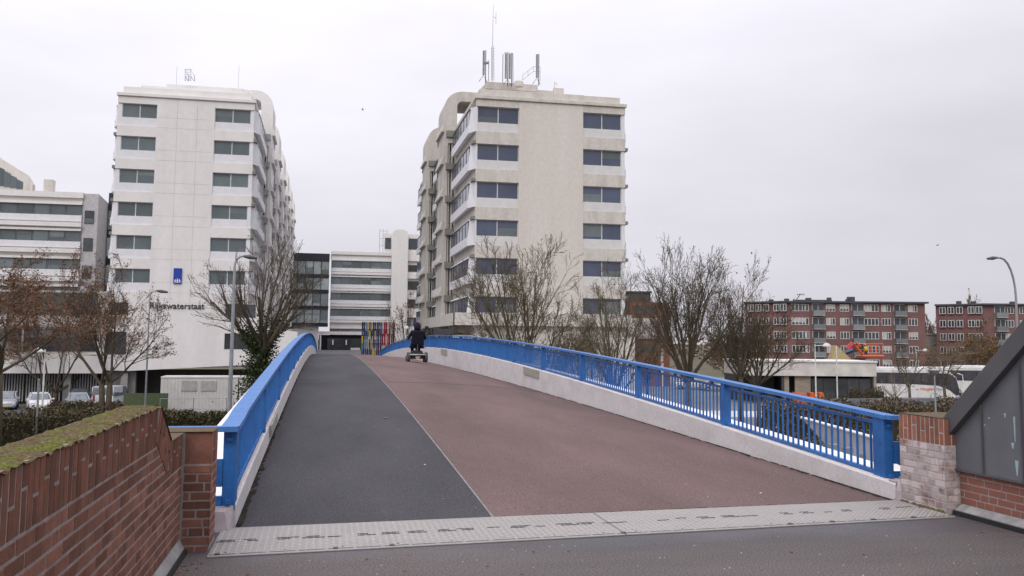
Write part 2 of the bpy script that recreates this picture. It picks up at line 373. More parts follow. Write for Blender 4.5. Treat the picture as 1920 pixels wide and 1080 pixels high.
# ---- steel threshold plates
def plate(name, x0, x1, label):
    r = root(name, (x0, 7.2, 0), label, 'steel plate', 'steel plates over the bridge joint')
    def ya(X): return 7.15+.075*(X+.75)
    mb = MB(); mb.hexa([(x0, ya(x0), .003), (x1, ya(x1), .003), (x1, YN(x1)+.01, .003), (x0, YN(x0)+.01, .003), (x0, ya(x0), .012), (x1, ya(x1), .012), (x1, YN(x1)+.01, .014), (x0, YN(x0)+.01, .014)])
    part(mb, 'plate', plate_mat, r)
    mb = MB(); st = .052; x = x0+.03; i = 0
    while x < x1-.02:
        y = ya(x)+.035; j = 0
        while y < YN(x)-.02:
            a, b = (.021, .0085) if (i+j) % 2 else (.0085, .021)
            zz = .0125
            n = len(mb.v); mb.v += [(x-a, y, zz), (x, y-b, zz), (x+a, y, zz), (x, y+b, zz), (x, y, zz+.0065)]
            mb.f += [(n, n+1, n+4), (n+1, n+2, n+4), (n+2, n+3, n+4), (n+3, n, n+4)]
            y += st; j += 1
        x += st; i += 1
    part(mb, 'tread_studs', stud_mat, r)
    mb = MB(); mb.hexa([(x0, ya(x0)-.045, .002), (x1, ya(x1)-.045, .002), (x1, ya(x1)-.002, .002), (x0, ya(x0)-.002, .002), (x0, ya(x0)-.045, .009), (x1, ya(x1)-.045, .009), (x1, ya(x1)-.002, .013), (x0, ya(x0)-.002, .013)])
    part(mb, 'edge_strip', plate_mat, r)
    x = x0
    while x < x1-.05:      # dark slots of the hinge line and the two broken wear lines
        mb = MB(); mb.hexa([(x+.01, ya(x)-.006, .0135), (x+.2, ya(x+.2)-.006, .0135), (x+.2, ya(x+.2)+.004, .0135), (x+.01, ya(x)+.004, .0135), (x+.01, ya(x)-.006, .0148), (x+.2, ya(x+.2)-.006, .0148), (x+.2, ya(x+.2)+.004, .0148), (x+.01, ya(x)+.004, .0148)])
        part(mb, 'hinge_slot', plate_dark, r)
        if int(x*10) % 4 == 0: mb = MB(); mb.box(x+.05, x+.085, ya(x)-.004, ya(x)+.03, .013, .021); part(mb, 'hinge_tab', plate_dark, r)
        for dy in (.42, .47):
            if rnd.random() < .7:
                q = x+rnd.random()*.06; l = .08+rnd.random()*.1; y = ya(q)+dy
                mb = MB(); mb.hexa([(q, y, .0125), (q+l, y+l*.07, .0125), (q+l, y+l*.07+.007, .0125), (q, y+.005, .0125), (q, y, .0192), (q+l, y+l*.07, .0192), (q+l, y+l*.07+.004, .0192), (q, y+.004, .0192)]); part(mb, 'wear_mark', plate_dark, r)
        x += .215
    x = x0+.12
    while x < x1:
        mb = MB(); mb.lathe((x, ya(x)+.06, .012), [(.008, 0), (.008, .003), (.004, .005)], 8); part(mb, 'bolt', plate_dark, r); x += .43
plate('threshold_plate', -.80, 2.495, 'left tread-patterned steel threshold plate in front of the black asphalt path')
plate('threshold_plate', 2.505, 5.80, 'right tread-patterned steel threshold plate ending at the whitened brick pillar')

# ---- railings
def railing(side, label):
    S = -1 if side < 0 else 1; X = -.765 if S < 0 else 5.905; top = top_l if S < 0 else top_r
    y0 = 8.28 if S < 0 else 8.85; sp = 3.86
    r = root('bridge_railing', (X, y0, top(y0)-.665), label, 'railing', 'blue bridge railings')
    posts = [y0+sp*k for k in range(24) if y0+sp*k < Y_END]
    for k, Y in enumerate(posts):
        h = top(Y); mb = MB()
        mb.box(X-.055, X+.055, Y-.012, Y+.012+.10, h-.70 if k else h-.72, h-.045)
        if k == 0: mb.box(X-.055, X+.055, Y-.09, Y-.012, h-.72, h-.045)
        mb.box(X-.03, X+.03, Y+.112, Y+.135, h-.66, h-.05)
        part(mb, 'post', blue_paint, r, bevel=.003)
    ys = [posts[0]-.14+i*.5 for i in range(int((posts[-1]-posts[0])/.5)+1)]
    def sweep(xa, xb, za, zb, name, m_):
        mb = MB()
        for Y in ys: t = top(Y); mb.v += [(xa, Y, t+za), (xb, Y, t+za), (xb, Y, t+zb), (xa, Y, t+zb)]
        for i in range(len(ys)-1):
            for j in range(4): mb.f.append((i*4+j, i*4+(j+1) % 4, (i+1)*4+(j+1) % 4, (i+1)*4+j))
        mb.f.append((3, 2, 1, 0)); q = 4*(len(ys)-1); mb.f.append((q, q+1, q+2, q+3))
        return part(mb, name, m_, r)
    sweep(X-.075, X+.075, -.045, 0, 'top_rail', blue_pale)
    sweep(X-.022, X+.022, -.125, -.095, 'upper_bar', blue_paint)
    sweep(X-.025, X+.025, -.655, -.62, 'bottom_bar', blue_paint)
    mb = MB(); mb.box(-.015, .015, -.03, .03, -.096, -.044); spm = mb.mesh('spacer_block', blue_paint)
    for Y in posts[:14]:
        for q in (.55, 1.3, 2.05, 2.8, 3.45): inst('spacer_block', spm, r, Vector((X, Y+q, top(Y+q)))-r.location)
    bal = MB(); bal.box(-.012, .012, -.006, .006, 0, .50); bm_ = bal.mesh('baluster', blue_paint)
    stuff = MB(); cnt = 0
    for k, Y in enumerate(posts[:-1]):
        for i in range(27):
            yy = Y+.23+i*(sp-.34)/27; t = top(yy)
            if cnt < 100: inst('baluster', bm_, r, Vector((X, yy, t-.622))-r.location)
            else: stuff.box(X-.012, X+.012, yy-.006, yy+.006, t-.622, t-.122)
            cnt += 1
    o = part(stuff, 'baluster_rows', blue_paint, r); o['kind'] = 'stuff'
    # the short return of the railing away from the bridge
    h = top(y0); xa, xb = (X+.07, X-1.3) if S < 0 else (X-.07, X+.62)
    lo, hi = min(xa, xb), max(xa, xb)
    mb = MB(); mb.box(lo, hi, y0-.24, y0-.142, h-.047, h-.002); part(mb, 'return_rail', blue_pale, r)
    lo, hi = (X-1.3, X-.056) if S < 0 else (X+.056, X+.6)
    mb = MB(); mb.box(lo, hi, y0-.10, y0-.06, h-.52, h-.29); mb.box(lo, hi, y0-.10, y0-.06, h-.72, h-.60); part(mb, 'return_panel', blue_paint, r)
    return r
railing(-1, 'blue steel railing on the left side of the bridge beside the black asphalt')
railing(1, 'blue steel railing on the right side of the bridge beside the red-brown asphalt')

def side_plate(X, Y, side, l, h, label):
    t = (top_l if side < 0 else top_r)(Y)-.68
    mb = MB(); d = .03*(1 if side < 0 else -1)
    x0, x1 = sorted((X, X+d)); sl = (top_r(Y+l)-top_r(Y))
    mb.hexa([(x0, Y, t-h), (x1, Y, t-h), (x1, Y+l, t-h+sl), (x0, Y+l, t-h+sl), (x0, Y, t), (x1, Y, t), (x1, Y+l, t+sl), (x0, Y+l, t+sl)])
    single(mb, 'kerb_plate', mat('weathered_plate', (.36, .34, .28), .7, .3, c2=(.22, .22, .20), nscale=9), (X, Y, t-h), label, 'plate', 'plates fixed on the bridge kerbs', bevel=.004)
side_plate(5.788, 24.35, 1, 1.9, .22, 'weathered plate on the right kerb below the fourth railing bay')
side_plate(5.788, 43.4, 1, 2.2, .28, 'small grey plate on the right kerb next to the wheelchair')
side_plate(-.698, 12.9, -1, 1.6, .16, 'pale plate on the left kerb just past the second post')
# kerb ends
mb = MB(); mb.hexa([(-.92, 8.02, 0), (-.74, 8.02, 0), (-.70, 8.2, 0), (-.92, 8.2, 0), (-.92, 8.06, .16), (-.78, 8.06, .16), (-.72, 8.2, .19), (-.92, 8.2, .19)])
struct(mb, 'kerb_end', mat('pinkish_concrete', (.40, .35, .36), .85, .2, nscale=5))
mb = MB(); mb.tube([(5.86, 8.50, 0), (5.86, 8.50, .10), (5.87, 8.52, .19), (5.89, 8.55, .23)], [.075, .07, .055, .02], 10); mb.box(5.80, 5.99, 8.5, 8.62, .0, .20)
struct(mb, 'kerb_end', MATS['pinkish_concrete'])

# ---- brickwork of real bricks standing just proud of the mortar
class Bricks(MB):
    def brick(s, o, u, v, nrm, u0, u1, v0, v1, proud=.0028):
        j = lambda a: rnd.uniform(-a, a)
        u0 += .0062+j(.002); u1 -= .0062+j(.002); v0 += .0064+j(.0014); v1 -= .0064+j(.0014); p = proud+j(.0012); c = .0022
        ring = [(u0, v0), (u1, v0), (u1, v1), (u0, v1)]; ins = [(u0+c, v0+c), (u1-c, v0+c), (u1-c, v1-c), (u0+c, v1-c)]
        n = len(s.v)
        for a, b in ring: s.v.append(tuple(o+u*a+v*b-nrm*.004))
        for a, b in ring: s.v.append(tuple(o+u*a+v*b+nrm*(p-c)))
        for a, b in ins: s.v.append(tuple(o+u*a+v*b+nrm*p))
        for k in (0, 4):
            for i in range(4): i2 = (i+1) % 4; s.f.append((n+k+i, n+k+i2, n+k+4+i2, n+k+4+i))
        s.f.append((n+8, n+9, n+10, n+11))
    def course_wall(s, o, u, v, nrm, length, v0, v1, ch=.0667, bl=.217, cut=None, phase=0):
        k = 0; z_ = v1
        while z_-ch >= v0-.012:
            off = (0, .5, .25, .75)[(k+phase) % 4]*bl; a = -off
            while a < length:
                p, q = max(a, 0), min(a+bl, length)
                if rnd.random() < .22 and q-p > .15:
                    h = p+.108
                    s.brick(o, u, v, nrm, p, h, z_-ch, z_); s.brick(o, u, v, nrm, h, q, z_-ch, z_)
                elif q-p > .025: s.brick(o, u, v, nrm, p, q, z_-ch, z_)
                a += bl
            z_ -= ch; k += 1
    def soldiers(s, o, u, v, nrm, length, v0, v1, bw=.0667):
        k = int(round(length/bw)); bw = length/k
        for i in range(k):
            if i % 2 == 0: s.brick(o, u, v, nrm, i*bw, (i+1)*bw, v0, v1)
            else:
                mid = v0+(v1-v0)*(.62 if (i//2) % 2 else .45)
                s.brick(o, u, v, nrm, i*bw, (i+1)*bw, v0, mid); s.brick(o, u, v, nrm, i*bw, (i+1)*bw, mid, v1)
VX, VY, VZ = Vector((1, 0, 0)), Vector((0, 1, 0)), Vector((0, 0, 1))
# left wall: mortar core, bricks, soldier course, moss on top
XW = -1.028; r = root('brick_wall', (-1.14, 4, 0), 'red brick parapet wall with a mossy top in the left foreground', 'brick wall')
YS = -1.5
mb = MB(); mb.prism([(YS, ZG), (7.30, ZG), (7.30, .885), (6.745, .885), (6.275, 1.16), (YS, 1.16)], -1.26, XW, 'x'); part(mb, 'mortar_bed', mortar, r)
b = Bricks(); b.course_wall(Vector((XW, YS, 0)), VY, VZ, VX, 6.27-YS, -.02, .905)
b.course_wall(Vector((XW, 6.27, 0)), VY, VZ, VX, 7.29-6.27, -.02, .905-.2667, phase=0)
a0 = b
for zc, yl in ((.905, 6.55), (.838, 6.62), (.772, 6.68), (.705, 6.72)): b.brick(Vector((XW, 0, 0)), VY, VZ, VX, 6.27, yl-.03, zc-.0667, zc)
part(b, 'bricks', brick_red, r)
b = Bricks(); b.soldiers(Vector((XW, YS, 0)), VY, VZ, VX, 6.20-YS, .905, 1.165)
b.soldiers(Vector((XW, 6.70, 0)), VY, VZ, VX, .59, .64, .888)
dv = Vector((0, 6.745-6.275, .885-1.16)); ln = dv.length; du = dv.normalized(); dn = Vector((0, -du.z, du.y))
if dn.z < 0: dn = -dn
b.soldiers(Vector((XW+.003, 6.275, 1.16))-dn*.255, du, dn, VX, ln, 0, .252)
part(b, 'soldier_course', brick_dark, r)
mb = MB()      # mossy top, slightly uneven
ny, nx = 190, 8
def mossz(x, y): return 1.163+.006*math.sin(y*37+x*20)*math.sin(y*11)+.004*math.sin(x*90+y*63)+rnd.uniform(0, .006)
for i in range(ny+1):
    for j in range(nx+1):
        y = YS+(6.27-YS)*i/ny; x = -1.262+(.245)*j/nx; mb.v.append((x, y, mossz(x, y)-(.008 if j in (0, nx) else 0)))
for i in range(ny):
    for j in range(nx): a = i*(nx+1)+j; mb.f.append((a, a+1, a+nx+2, a+nx+1))
part(mb, 'moss_layer', moss_mat, r)
mb = MB(); top_br = mat('lichen_brick', (.13, .085, .06), .95, .1, c2=(.095, .085, .05), nscale=11, fine=.3, fscale=90)
mb.quad((-1.265, 6.272, 1.166), (-1.018, 6.272, 1.166), (-1.018, 6.75, .891), (-1.265, 6.75, .891))
mb.quad((-1.265, 6.75, .891), (-1.018, 6.75, .891), (-1.018, 7.3, .891), (-1.265, 7.3, .891)); part(mb, 'sloped_top', top_br, r)
# left pillar
r = root('brick_pillar', (-.95, 7.62, 0), 'red brick pillar at the left end of the steel threshold plate', 'brick pillar', 'brick pillars at the bridge end')
mb = MB(); mb.box(-1.26, -.815, 7.335, 7.68, ZG, .89); part(mb, 'mortar_bed', mortar, r)
b = Bricks(); b.course_wall(Vector((-.815, 7.32, 0)), VY, VZ, VX, .36, -.01, .64); b.soldiers(Vector((-.815, 7.32, 0)), VY, VZ, VX, .36, .64, .895)
b.course_wall(Vector((-1.018, 7.335, 0)), VX, VZ, -VY, .204, -.01, .645, bl=.204); b.brick(Vector((-1.018, 7.335, 0)), VX, VZ, -VY, 0, .204, .645, .895)
part(b, 'bricks', brick_red, r)
mb = MB(); mb.quad((-1.26, 7.31, .896), (-.807, 7.31, .896), (-.807, 7.688, .896), (-1.26, 7.688, .896)); part(mb, 'top', top_br, r)
# right pillar
r = root('brick_pillar', (6.1, 8.1, 0), 'whitened weathered brick pillar under the sloped grey cladding', 'brick pillar', 'brick pillars at the bridge end')
mb = MB(); mb.box(5.83, 6.42, 7.77, 8.46, ZG, .895); part(mb, 'mortar_bed', mortar_pale, r)
b = Bricks(); b.course_wall(Vector((5.83, 8.46, 0)), -VY, VZ, -VX, .69, -.02, .64); b.course_wall(Vector((5.83, 7.77, 0)), VX, VZ, -VY, .16, -.02, .64, bl=.11)
part(b, 'bricks', brick_frost, r)
b = Bricks(); b.soldiers(Vector((5.83, 8.46, 0)), -VY, VZ, -VX, .69, .64, .9); b.soldiers(Vector((5.83, 7.77, 0)), VX, VZ, -VY, .16, .64, .9)
part(b, 'soldier_course', mat('orange_brick', (.27, .11, .068), .9, .15, c2=(.19, .085, .062), nscale=9, island=.25, fine=.14, fscale=130), r)
mb = MB(); mb.quad((5.822, 7.76, .902), (6.42, 7.76, .902), (6.42, 8.468, .902), (5.822, 8.468, .902)); part(mb, 'top', top_br, r)
mb = MB()
for i in range(22):
    y = rnd.uniform(7.8, 8.45); mb.lathe((5.815, y, .0), [(.03+rnd.random()*.02, 0), (.03, .01), (.01, .03)], 6)
part(mb, 'moss_tufts', moss_mat, r)
# right wall of brick and zinc cladding
r = root('clad_wall', (5.97, 3, 0), 'dark grey sheet-metal clad wall with a steep sloping top on a brick base', 'clad wall')
def slope_z(y): return .78+(7.99-y)*.853
YT = 7.99-(3.0-.78)/.853
mb = MB(); mb.prism([(-4, .43), (7.86, .43), (7.86, slope_z(7.86)-.2), (YT, 2.8), (-4, 2.8)], 5.95, 6.4, 'x'); part(mb, 'cladding', cladding, r)
mb = MB()
for y in (7.39, 6.9, 6.4, 5.9, 5.4): mb.box(5.93, 5.952, y-.008, y+.008, .425, min(slope_z(y), 3)-.24)
mb.box(5.935, 5.952, -4, 7.86, .41, .43); part(mb, 'standing_seams', coping, r)
mb = MB(); mb.prism([(8.02, .755), (YT, 3.0), (-4, 3.0), (-4, 2.76), (YT+.02, 2.76), (8.02-.08, .60)], 5.88, 6.45, 'x'); part(mb, 'coping', coping, r, bevel=.006)
mb = MB(); mb.box(5.985, 6.4, -4, 7.765, -.02, .42); part(mb, 'mortar_bed', mortar, r)
b = Bricks(); b.course_wall(Vector((5.985, 7.765, 0)), -VY, VZ, -VX, 9, .06, .43); part(b, 'bricks', brick_far2, r)
mb = MB(); mb.hexa([(5.90, -4, .04), (5.98, -4, .04), (5.98, 7.74, .04), (5.90, 7.74, .04), (5.90, -4, .05), (5.98, -4, .10), (5.98, 7.74, .10), (5.90, 7.74, .05)]); part(mb, 'flashing', flashing, r)
mb = MB(); mb.box(5.88, 5.95, -4, 7.75, .002, .042); part(mb, 'kickboard', rubber, r)
mb = MB()
for yy, zz, h, w_ in ((6.99, .98, .22, .012), (7.02, .75, .05, .02), (6.98, .60, .13, .022), (6.86, .70, .10, .02), (7.30, .95, .02, .012), (7.36, .88, .015, .01), (7.10, 1.0, .04, .015), (6.8, 1.15, .2, .012)):
    mb.hexa([(5.9475, yy-w_*.3, zz-h), (5.9475, yy+w_*.3, zz-h), (5.951, yy+w_*.3, zz-h), (5.951, yy-w_*.3, zz-h), (5.9475, yy-w_, zz), (5.9475, yy+w_, zz), (5.951, yy+w_, zz), (5.951, yy-w_, zz)])
part(mb, 'bird_droppings', mat('droppings', (.30, .42, .42), .9, .1), r)
# flashing and black strip at the foot of the left wall
mb = MB(); mb.hexa([(-1.02, YS, .03), (-.985, YS, .03), (-.985, 7.28, .03), (-1.02, 7.28, .03), (-1.02, YS, .11), (-.985, YS, .04), (-.985, 7.28, .04), (-1.02, 7.28, .11)])
single(mb, 'wall_flashing', flashing, (-1, 3, 0), 'pale lead flashing strip along the foot of the mossy brick wall', 'flashing')
mb = MB(); mb.box(-1.02, -.96, YS, 7.28, .001, .031); single(mb, 'kick_strip', rubber, (-1, 3, 0), 'black rubber strip on the asphalt at the foot of the mossy brick wall', 'strip')
# litter and fallen leaves
for i, (x, y, m_, lb) in enumerate([(1.05, 15.6, 'dead_leaves', 'fallen orange leaf on the black asphalt halfway up'), (1.22, 11.0, 'cabin_white', 'pale scrap of paper on the black asphalt'),
        (4.55, 9.0, 'cabin_white', 'tiny white scrap on the red-brown asphalt near the right pillar')]):
    mb = MB(); zz = deck_z(x, y)+.004; f_ = 1 if i == 0 else .35; mb.v += [(x-.05*f_, y-.02*f_, zz), (x, y-.05*f_, zz+.015*f_), (x+.05*f_, y, zz), (x+.01*f_, y+.045*f_, zz+.02*f_), (x-.03*f_, y+.03*f_, zz+.004)]; mb.f += [(0, 1, 2, 3, 4)]
    o = single(mb, 'fallen_leaf' if i == 0 else 'paper_scrap', leaf_ochre if i == 0 else MATS[m_], (x, y, zz), lb, 'leaf' if i == 0 else 'litter')
mb = MB()
for i in range(260):
    if i < 170: x, y = rnd.uniform(-.9, 5.8), rnd.uniform(3.5, 7.1); zz = .003
    else: x, y = rnd.uniform(-.65, 5.7), rnd.uniform(8.5, 18); zz = deck_z(x, y)+.003
    s_ = rnd.uniform(.002, .006); mb.quad((x-s_, y-s_, zz), (x+s_, y-s_*.6, zz), (x+s_*.7, y+s_, zz+.002), (x-s_*.8, y+s_*.8, zz))
o = struct(mb, 'grit', cabin_white, kind='stuff')
# white trough beside the right railing (flank of the stairs down to the street)
r = root('stair_flank', (8.5, 10.5, ZG), 'pale sheet-metal stair flank sloping down outside the right railing', 'stair flank')
def tq(x, y, D): return atD(x, y, D)
A, B_, C_, D_ = tq(1503, 783, 16.5), tq(1650, 824, 13.0), tq(1650, 905, 13.0), tq(1562, 850, 15.0)
mb = MB(); off = Vector((.12, .05, 0)); mb.hexa([D_, C_, C_+off, D_+off, A, B_, B_+off, A+off]); part(mb, 'flank_sheet', mat('pale_sheet_metal', (.44, .44, .47), .45, .4, c2=(.36, .36, .39), nscale=3), r)
mb = MB(); mb.tube([A, B_], .025, 8); part(mb, 'flank_cap', ledge_white, r)
mb = MB(); q0 = tq(1560, 868, 14.2); q1 = tq(1660, 925, 12.4); mb.hexa([q0+Vector((0, 0, -.9)), q1+Vector((0, 0, -.9)), q1+Vector((1.2, .4, -.9)), q0+Vector((1.2, .4, -.9)), q0, q1, q1+Vector((1.2, .4, 0)), q0+Vector((1.2, .4, 0))]); part(mb, 'landing', curb_conc, r)
mb = MB()
for (x, y) in ((1563, 839), (1590, 846), (1622, 858)):
    p = tq(x, y, 13.6); mb.box(p.x-.06, p.x+.06, p.y-.05, p.y+.05, p.z-.03, p.z+.05)
part(mb, 'brackets', metal_grey, r)
# ================================================================ BUILDINGS
def win_meshes(name, wd, ht, panes, m_glass, depth=.06, m_frame=frame_white, edge=.05, axis='x', blind=0):
    """frame and pane meshes of a window wd x ht, lower left corner at the origin, facing -Y (axis x) or facing sideways (axis y)"""
    fr = MB(); gl = MB()
    def bx(mb_, u0, u1, d0, d1, z0, z1):
        if axis == 'x': mb_.box(u0, u1, d0, d1, z0, z1)
        else: mb_.box(d0, d1, u0, u1, z0, z1)
    e = edge
    bx(fr, 0, wd, 0, depth, 0, e); bx(fr, 0, wd, 0, depth, ht-e, ht); bx(fr, 0, e, 0, depth, e, ht-e); bx(fr, wd-e, wd, 0, depth, e, ht-e)
    for i in range(1, panes): bx(fr, wd*i/panes-e*.8, wd*i/panes+e*.8, 0, depth, e, ht-e)
    for i in range(panes): bx(gl, wd*i/panes+.004, wd*(i+1)/panes-.004, depth*.45, depth*.7, e*.5, ht-e*.5)
    return fr.mesh(name+'_frame', m_frame), gl.mesh(name+'_pane', m_glass)
def put_window(parent, meshes, p, label=None):
    o = inst('window', meshes[0], parent, Vector(p)-wloc(parent)); inst('pane', meshes[1], o)
    bs = [v.co for v in meshes[0].vertices]; x1, z1, y1_ = max(v.x for v in bs), max(v.z for v in bs), max(v.y for v in bs)
    q = rnd.random()
    if q < .42 and x1 > .3 and y1_ < .3:      # a blind behind one of the panes
        n_ = 2 if len(meshes[1].polygons) == 12 else 1; a_ = x1/n_*rnd.randrange(n_); hh = z1*rnd.choice((.25, .4, .55, .85)); lowp = rnd.random() < .4
        mb = MB(); mb.box(a_+.05, a_+x1/n_-.05, .020, .028, (.06 if lowp else z1-.06-hh*.9), (.06+hh*.9 if lowp else z1-.06)); part(mb, 'blind', blind_mat, o, True)
    if label: o['label'] = label
    return o
def arch_shaft(parent, x_out, x_in, y0, y1, ztop, zroof, r, S, reach):
    """portal-shaped shaft: leg outside the facade, rounded shoulder, beam running in over the roof; S=+1 bends towards +X"""
    t = abs(x_in-x_out); pts = [(x_out, ZG), (x_out, ztop-r)]
    for i in range(1, 9): a = math.pi/2*i/8; pts.append((x_out+S*(r-r*math.cos(a)), ztop-r+r*math.sin(a)))
    pts.append((x_out+S*reach, ztop)); pts.append((x_out+S*reach, ztop-1.05)); ri = max(r-t, .2)
    for i in range(8, -1, -1): a = math.pi/2*i/8; pts.append((x_in+S*(ri-ri*math.cos(a)), ztop-1.05-ri+ri*math.sin(a)))
    pts.append((x_in, zroof)); xm = x_out+S*t*.3; pts += [(xm, zroof-.05), (xm, ZG)]
    mb = MB(); mb.prism(pts, y0, y1, 'y'); return mb
def tower(cfg):
    X0, X1, Y0, Y1 = cfg['x0'], cfg['x1'], cfg['y0'], cfg['y1']
    hs, fh, zt = cfg['heads'], cfg['fh'], cfg['ztop']; wa, wb = cfg['wa'], cfg['wb']; mw, mbm = cfg['wall'], cfg['beam']; g = cfg['glass']
    r = root('office_tower', ((X0+X1)/2, Y0, ZG), cfg['label'], 'office building', 'white office towers with rounded shafts')
    mb = MB(); mb.box(X0+.25, X1-.25, Y0+.36, Y1, cfg.get('zbody', ZG), zt); part(mb, 'wall', mbm, r)
    mb = MB(); mb.box(wa[1], wb[0], Y0, Y0+.355, cfg['zcore'], zt-.02)
    part(mb, 'facade_wall', mw, r)
    mb = MB(); mb.box(X0-.12, X1+.12, Y0-.18, Y1, zt, zt+.32); part(mb, 'cornice', cfg['cornice'], r, bevel=.03)
    mb = MB(); mb.box(X0+.35, X1-.35, Y0+.5, Y1-.5, zt+.32, zt+1.05); part(mb, 'parapet', cfg['cornice'], r)
    # front windows, spandrels, beams
    hw = cfg['hw']; sw = {}
    for sgn, (a, b) in ((0, wa), (1, wb)): sw[sgn] = win_meshes('front', b-a, hw, 2, g, edge=.055)
    for k, h in enumerate(hs):
        for sgn, (a, b) in ((0, wa), (1, wb)):
            put_window(r, sw[sgn], (a, Y0+.24, h-hw))
            mb = MB(); mb.box(a, b, Y0+.10, Y0+.352, h-hw-.82, h-hw-.004); part(mb, 'spandrel', panel_cream if cfg['side'] > 0 else panel_white, r)
            nxt = h-fh; zl = nxt; zu = h-hw-.825
            if k == 0: mb = MB(); mb.box(*( (X0, wa[1]-.003) if sgn == 0 else (wb[0]+.003, X1)), Y0+.002, Y0+.353, h, zt-.02); part(mb, 'beam', mbm if cfg['side'] > 0 else mw, r)
            mb = MB(); mb.box(*((X0, wa[1]-.003) if sgn == 0 else (wb[0]+.003, X1)), Y0+.002, Y0+.353, zl, zu); part(mb, 'beam', mbm if cfg['side'] > 0 else mw, r)
            # corner pieces beside the window: chamfered cheek of the side bay
            S = -1 if sgn == 0 else 1; xc = X0 if sgn == 0 else X1; e = a if sgn == 0 else b
            zz0, zz1 = h-hw-.80, h+.02
            mb = MB(); o = xc+S*.52
            pts = [(e, Y0+.12), (xc-S*.02, Y0+.12), (o, Y0+1.35), (o, Y0+1.5), (xc-S*.2, Y0+1.5), (e, Y0+.35)]
            n = len(mb.v); kk = len(pts)
            for (x, y) in pts: mb.v.append((x, y, zz0))
            for i, (x, y) in enumerate(pts): mb.v.append((x - (S*.22 if i in (2, 3) else 0), y, zz1))
            for i in range(kk): j = (i+1) % kk; mb.f.append((n+i, n+j, n+kk+j, n+kk+i))
            mb.f.append(tuple(n+i for i in range(kk))); mb.f.append(tuple(n+kk+i for i in reversed(range(kk))))
            part(mb, 'bay_cheek', panel_white, r)
            mb = MB(); mb.box(*sorted((xc-S*.05, xc+S*.28)), Y0+.03, Y0+1.3, zl+.02, zl+.30); part(mb, 'corbel', block_conc, r)
    # long sides: window bays between shafts
    bays = cfg['bays']
    for S, xc in ((-1, X0), (1, X1)):
        if S != cfg['inner'] and not cfg.get('both'): bb = bays[:1]
        else: bb = bays
        for (ya, yb) in bb:
            npn = max(3, int(round((yb-ya)/1.9))); wm_ = win_meshes('side', yb-ya-.1, hw, npn, g, depth=.06 if S < 0 else .06, edge=.06, axis='y', m_frame=frame_dark if cfg['side'] > 0 else frame_white)
            for k, h in enumerate(hs):
                mb = MB(); o = xc+S*.52
                p = [(xc-S*.24, h-hw-.62), (o, h-hw-.80), (o, h-hw), (xc-S*.24, h-hw)]
                if S > 0: p = p[::-1]
                mb.prism(p, ya, yb, 'y'); part(mb, 'side_spandrel', panel_white, r)
                put_window(r, wm_, (xc+S*.40-(.06 if S > 0 else 0), ya+.05, h-hw+.003))
                mb = MB(); p = [(xc-S*.24, h+.005), (xc+S*.44, h+.005), (xc+S*.30, h+.16), (xc-S*.24, h+.22)]
                if S > 0: p = p[::-1]
                mb.prism(p, ya, yb, 'y'); part(mb, 'side_lintel', panel_white, r)
                mb = MB(); mb.box(*sorted((xc+S*.38, xc-S*.24)), ya+.02, yb-.02, h-hw+.006, h); mb.v = [((x-S*.08), y, z_) for x, y, z_ in mb.v]
                part(mb, 'side_backing', frame_dark, r)
                mb = MB(); mb.box(*sorted((xc+S*.02, xc-S*.24)), ya-.6, yb+.6, h-fh+.235, h-hw-.625); part(mb, 'side_beam', mbm, r)
    # shafts
    for S, xc in ((-1, X0), (1, X1)):
        if S != cfg['inner']: continue
        for (y0, y1) in cfg['shafts']:
            xo, xi = xc+S*cfg['prot'], xc+S*cfg['prot']-S*1.35
            part(arch_shaft(r, xo, xi, y0, y1, cfg['zarch'], zt-1.2, 1.9, -S, cfg['reach']), 'rounded_shaft', cfg['shaft'], r)
            mb = MB()
            for q in range(3): x = xo-S*(.55+q*.33); mb.box(x-.07, x+.07, y0+.15, y0+.5, ZG, zt-1.25)
            part(mb, 'shaft_ribs', cfg['shaft'], r)
            for h in hs:
                mb = MB(); p = [(xo-S*.02, h+1.7), (xo+S*.30, h+.80), (xo+S*.30, h+.62), (xo-S*.02, h+.62)]; mb.prism(p if S > 0 else p[::-1], y0-.05, y1+.05, 'y'); part(mb, 'shaft_flare', cfg['shaft'], r)
                mb = MB(); mb.box(*sorted((xo-S*.2, xo-S*1.5)), y0-.25, y0+.5, h+.05, h+.72); part(mb, 'shaft_collar', cfg['collar'], r); mb = MB(); mb.box(*sorted((xo+S*.06, xo-S*.35)), y1-.3, y1+.35, h+.1, h+.6)
                part(mb, 'shaft_collar', cfg['collar'], r)
    return r
RT = tower(dict(x0=13.02, x1=27.2, y0=80, y1=129, heads=[22.95-3.47*k for k in range(6)], fh=3.47, ztop=23.62, wa=(13.15, 17.0), wb=(23.1, 26.85), hw=1.5, zcore=-2.0,
    wall=beige_conc, beam=beam_conc, glass=glass_blue, side=1, inner=-1, prot=1.2, zarch=28.0, reach=4.6, shaft=fin_conc, collar=block_conc, cornice=beam_conc,
    bays=[(81.4, 92.8), (99.5, 109.3), (115.5, 128.5)], shafts=[(93.6, 98.8), (110, 115)],
    label='beige office tower with weathered concrete and phone masts on its roof, right of the bridge'))
mb = MB(); mb.box(14.9, 22.6, 88, 104, 24.6, 27.1); mb.box(15.4, 24.6, 85, 106, 24.6, 26.0); part(mb, 'roof_house', beam_conc, RT)
mb = MB(); mb.box(15.2, 20.5, 87.6, 90, 26.8, 27.5); part(mb, 'roof_edge', beam_conc, RT)
mb = MB(); mb.box(12.5, 27.5, 80.25, 84, ZG, 1.0); mb.box(11.2, 27.6, 79.4, 80.2, 3.0, 4.1); mb.box(11.2, 12.2, 79.45, 112, 3.0, 4.1); mb.box(11.0, 27.6, 78.6, 79.3, ZG, 2.1)
